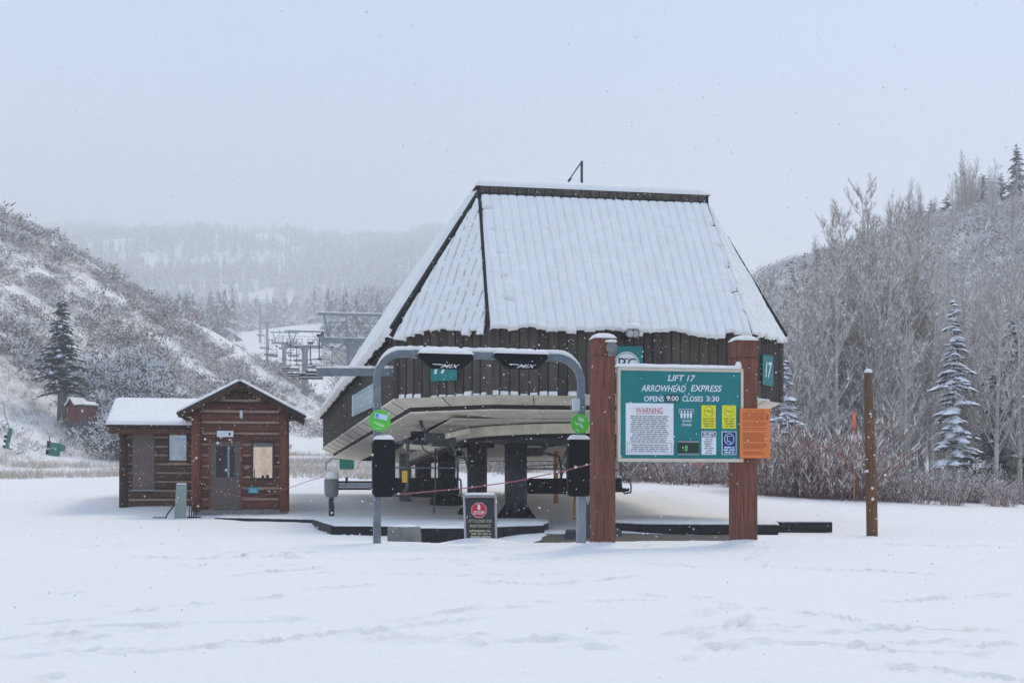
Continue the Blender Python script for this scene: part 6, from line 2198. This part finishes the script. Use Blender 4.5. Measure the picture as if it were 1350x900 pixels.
for (c, d) in ((570.5, 572.5), (607.5, 609.5)):
    m = MB(); m.box(wwin[0], wwin[1], WY - .05, WY + .05, wz(d), wz(c)); m.build("frame", LOGDARK, w1)
m = MB(); m.box(wx(229), wx(246), WY - .012, WY - .002, wz(581), wz(578)); m.box(wx(225), wx(229), WY - .012, WY - .002, wz(604), wz(600)); m.build("pane_sticker", SKYBLUE, w1)
# wing roof
rx0, rx1 = wx(143) + .0, -HWX + .9
ye, ze = WY - .45, wz(561)
yr, zr = WY + 1.75, CZ + (HY - 529) / F * (CY + WY + 1.75) - .1
m = MB(); m.add([(rx0, ye, ze), (rx1, ye, ze), (rx1, yr, zr), (rx0, yr, zr), (rx0, ye, ze - .1), (rx1, ye, ze - .1), (rx1, yr, zr - .1), (rx0, yr, zr - .1)], [(0, 1, 2, 3), (7, 6, 5, 4), (0, 4, 5, 1), (1, 5, 6, 2), (2, 6, 7, 3), (3, 7, 4, 0)])
wr = m.build("roof_slope", EAVE, cab)
m = MB(); m.add([(rx0, yr, zr), (rx1, yr, zr), (rx1, yr + 2.2, ze), (rx0, yr + 2.2, ze), (rx0, yr, zr - .1), (rx1, yr, zr - .1), (rx1, yr + 2.2, ze - .1), (rx0, yr + 2.2, ze - .1)], [(0, 1, 2, 3), (7, 6, 5, 4), (0, 4, 5, 1), (1, 5, 6, 2), (2, 6, 7, 3), (3, 7, 4, 0)])
m.build("roof_slope", EAVE, cab)
Lr = math.hypot(yr - ye, zr - ze)
o = pillow("roof_snow", rx0 - .03, rx1, -.05, Lr + .08, .002, .09, .09, wr, seed=51, noise=.12, r=.12)
o.location = (0, ye, ze); o.rotation_euler = (math.atan2(zr - ze, yr - ye), 0, 0)
m = MB(); m.tube([(rx0 + .05, ye + .12, ze - .2), (rx1 - .6, ye + .12, ze - .2)], .1, 10); m.build("eave_log", LOG, cab)
for k in range(7):
    x = rx0 + .4 + k * .5
    m = MB(); m.tube([(x, ye + .02, ze - .16), (x, WY + .2, ze - .02)], .06, 8); m.build("rafter_end", EAVE, wr)
# ridge wall under left gable end of the wing
m = MB(); m.yprism([(WY + .1, wz(563)), (WY + WD, wz(563)), (yr, zr - .1)], WX0 + .1, WX0 + .2); m.build("gable_panel", LOGDARK, cab)

# ------------------------------------------------------------------ small shed on the hillside
_x, _y = ground_px(108, 557)
_y -= 4
p = px2(108, 557, _y)
sz = float(gz0(p.x, p.y))
hz = p.z - sz
s = 104 / F
_ss = _y / 104
sh_ = empty("hillside_shed", (p.x, p.y, p.z - .1), -.45, "tiny red brown shed with a snowy gable roof beside the thick trunked spruce", "shed")
sh_.scale = (_ss, _ss, _ss)
m = MB(); m.box(-.95, .95, -.7, .8, -.9, .15); m.build("stone_base", CONCD, sh_)
m = MB(); m.xprism([(-.85, .1), (-.85, 1.35), (-.45, 1.8), (0, 1.35), (.9, 1.35), (.9, .1)], -.6, .7); m.build("wall", REDSHED, sh_)
for k in range(6):
    m = MB(); m.box(-.82, -.05, -.66, -.6, .2 + k * .19, .33 + k * .19); m.build("log", LOGV, sh_)
m = MB(); m.beam((-1.0, -.05, 1.3), (-.42, -.05, 1.92), 1.5, .09, (0, 0, 1)); m.beam((-.5, -.05, 1.92), (.1, -.05, 1.32), 1.5, .09, (0, 0, 1)); m.box(-.1, 1.0, -.7, .8, 1.36, 1.44); rs = m.build("roof", EAVE, sh_)
m = MB(); m.beam((-1.0, -.05, 1.38), (-.45, -.05, 1.99), 1.54, .1); m.beam((-.45, -.05, 1.99), (.05, -.05, 1.4), 1.54, .1); m.beam((.6, -.05, 1.66), (1.08, -.05, 1.42), 1.5, .1); m.build("roof_snow", SNOW, rs)
m = MB(); m.box(.55, .72, -.65, -.61, .85, 1.05); m.build("window", WHITE, sh_)

# ------------------------------------------------------------------ snowmaking gear on the left field
def gun(px, py, Y, label, kind):
    _, Y = ground_px(px, py)
    p = px2(px, py, Y)
    z = float(gz0(p.x, p.y))
    o = empty("snow_gun", (p.x, p.y, p.z), 0, label, "snow gun", "green snowmaking gear on the field")
    o.scale = (.8 * Y / 88,) * 3
    s = Y / F
    if kind == 0:
        m = MB(); m.add([(-.35, -.2, 0), (.45, -.2, 0), (.5, -.2, 1.0), (-.15, -.2, 1.05), (-.35, .3, 0), (.45, .3, 0), (.5, .3, 1.0), (-.15, .3, 1.05)], [(0, 1, 2, 3), (7, 6, 5, 4), (0, 4, 5, 1), (1, 5, 6, 2), (2, 6, 7, 3), (3, 7, 4, 0)]); m.build("pad", GREENPAD, o, bevel=.05)
        m = MB(); m.lathe([(.28, -.2), (.32, -.1), (.32, .25), (.28, .3)], 14, (.6, .05, .62), axis='y'); m.build("fan_drum", GREENPAD, o)
        m = MB(); m.box(-.55, -.3, -.15, .15, .05, .45); m.box(-.45, -.2, -.15, .15, .6, 1.15); m.tube([(-.3, 0, 1.1), (-.28, 0, 1.5)], .03, 6); m.build("valve_body", BLACK, o)
    else:
        m = MB(); m.add([(-.15, -.15, 0), (.15, -.15, .0), (.42, -.15, 1.55), (.2, -.15, 1.7), (-.15, .15, 0), (.15, .15, 0), (.42, .15, 1.55), (.2, .15, 1.7)], [(0, 1, 2, 3), (7, 6, 5, 4), (0, 4, 5, 1), (1, 5, 6, 2), (2, 6, 7, 3), (3, 7, 4, 0)]); m.build("pad", GREENPAD, o, bevel=.05)
        m = MB()
        for z_ in (.15, .6, .95): m.lathe([(.1, -.12), (.15, -.05), (.15, .08), (.1, .12)], 10, (-.2 + z_ * .13, 0, z_), axis='z')
        m.build("valve_body", BLACK, o)
        m = MB(); m.tube([(.2, 0, 1.6), (-.1, 0, 2.6), (-.25, 0, 3.6)], .035, 6); m.build("lance", GALV, o)
    m = MB(); m.box(-.3, .4, -.15, .25, z - p.z - .2, .02); m.build("plinth", CONC, o)
gun(70, 600, 88, "dark green padded snow gun with a round drum on the snowy field", 0)
gun(9, 591, 86, "tilted dark green padded snow lance at the far edge of the field", 1)
p = px2(457, 617, 58)
o = empty("padded_hydrant", (p.x, p.y, float(gz0(p.x, p.y))), .2, "green padded hydrant with a bent pipe seen under the station side", "hydrant")
m = MB(); m.box(-.3, .3, -.2, .2, p.z - float(gz0(p.x, p.y)) - .05, p.z - float(gz0(p.x, p.y)) + .62); m.build("pad", GREENPAD, o, bevel=.04)
m = MB(); m.tube([(0, 0, -.1), (0, 0, .4)], .06, 8); m.build("stand", COLUMN, o)
m = MB(); zz = p.z - float(gz0(p.x, p.y)); m.tube([(-.9, 0, zz - .1), (-.85, 0, zz + .25), (-.6, 0, zz + .42), (.3, 0, zz + .4), (.9, 0, zz + .45)], .05, 6); m.build("pipe", GALV, o)

# ------------------------------------------------------------------ falling snow and misty air
FLAKE = bpy.data.materials.new("translucent snowflake")
FLAKE.use_nodes = True
_n, _l = FLAKE.node_tree.nodes, FLAKE.node_tree.links
_n.clear()
_o = _n.new("ShaderNodeOutputMaterial")
_d, _t, _x = _n.new("ShaderNodeBsdfDiffuse"), _n.new("ShaderNodeBsdfTranslucent"), _n.new("ShaderNodeMixShader")
_d.inputs[0].default_value = _t.inputs[0].default_value = (0.95, 0.95, 0.95, 1)
_x.inputs[0].default_value = 0.55
_l.new(_d.outputs[0], _x.inputs[1]); _l.new(_t.outputs[0], _x.inputs[2]); _l.new(_x.outputs[0], _o.inputs[0])
N_F = 24000
g = np.random.default_rng(99)
fx, fy, fz = g.uniform(-15, 15, N_F), g.uniform(3.0, 44, N_F) , g.uniform(-.3, 9.0, N_F)
keep = fz > np.interp(fy, PY, PZ) + .2
fx, fy, fz = fx[keep], fy[keep], fz[keep]
r = g.uniform(.0034, .0088, len(fx)) * np.where(fy < 8, .6, 1.0)
oc_ = np.array([(1, 1, 1), (-1, -1, 1), (-1, 1, -1), (1, -1, -1)], float) * .8
of_ = np.array([(0, 2, 1), (0, 1, 3), (0, 3, 2), (1, 2, 3)])
V = oc_[None] * r[:, None, None] + np.stack([fx, fy, fz], 1)[:, None, :]
Fc = of_[None] + (np.arange(len(fx)) * 4)[:, None, None]
o = link("falling_snow", np_mesh("falling_snow", V.reshape(-1, 3), Fc.reshape(-1, 3), FLAKE))
tag(o, "light snowflakes drifting down through the air", "snowflakes", kind="stuff")

HZ = bpy.data.materials.new("misty air")
HZ.use_nodes = True
hn, hl = HZ.node_tree.nodes, HZ.node_tree.links
hn.clear()
ho = hn.new("ShaderNodeOutputMaterial")
hv = hn.new("ShaderNodeVolumePrincipled")
hv.inputs["Color"].default_value = (0.97, 0.975, 0.98, 1)
hv.inputs["Density"].default_value = 0.00095
hv.inputs["Anisotropy"].default_value = 0.0
hl.new(hv.outputs[0], ho.inputs["Volume"])
try: HZ.cycles.homogeneous_volume = True
except Exception: pass
m = MB(); m.box(-1640, 1640, -140, 3000, -3.2, float(GZ.max()) + 35)
o = m.build("haze", HZ, None)
tag(o, "thin snowy mist filling the valley air", "haze", kind="stuff")
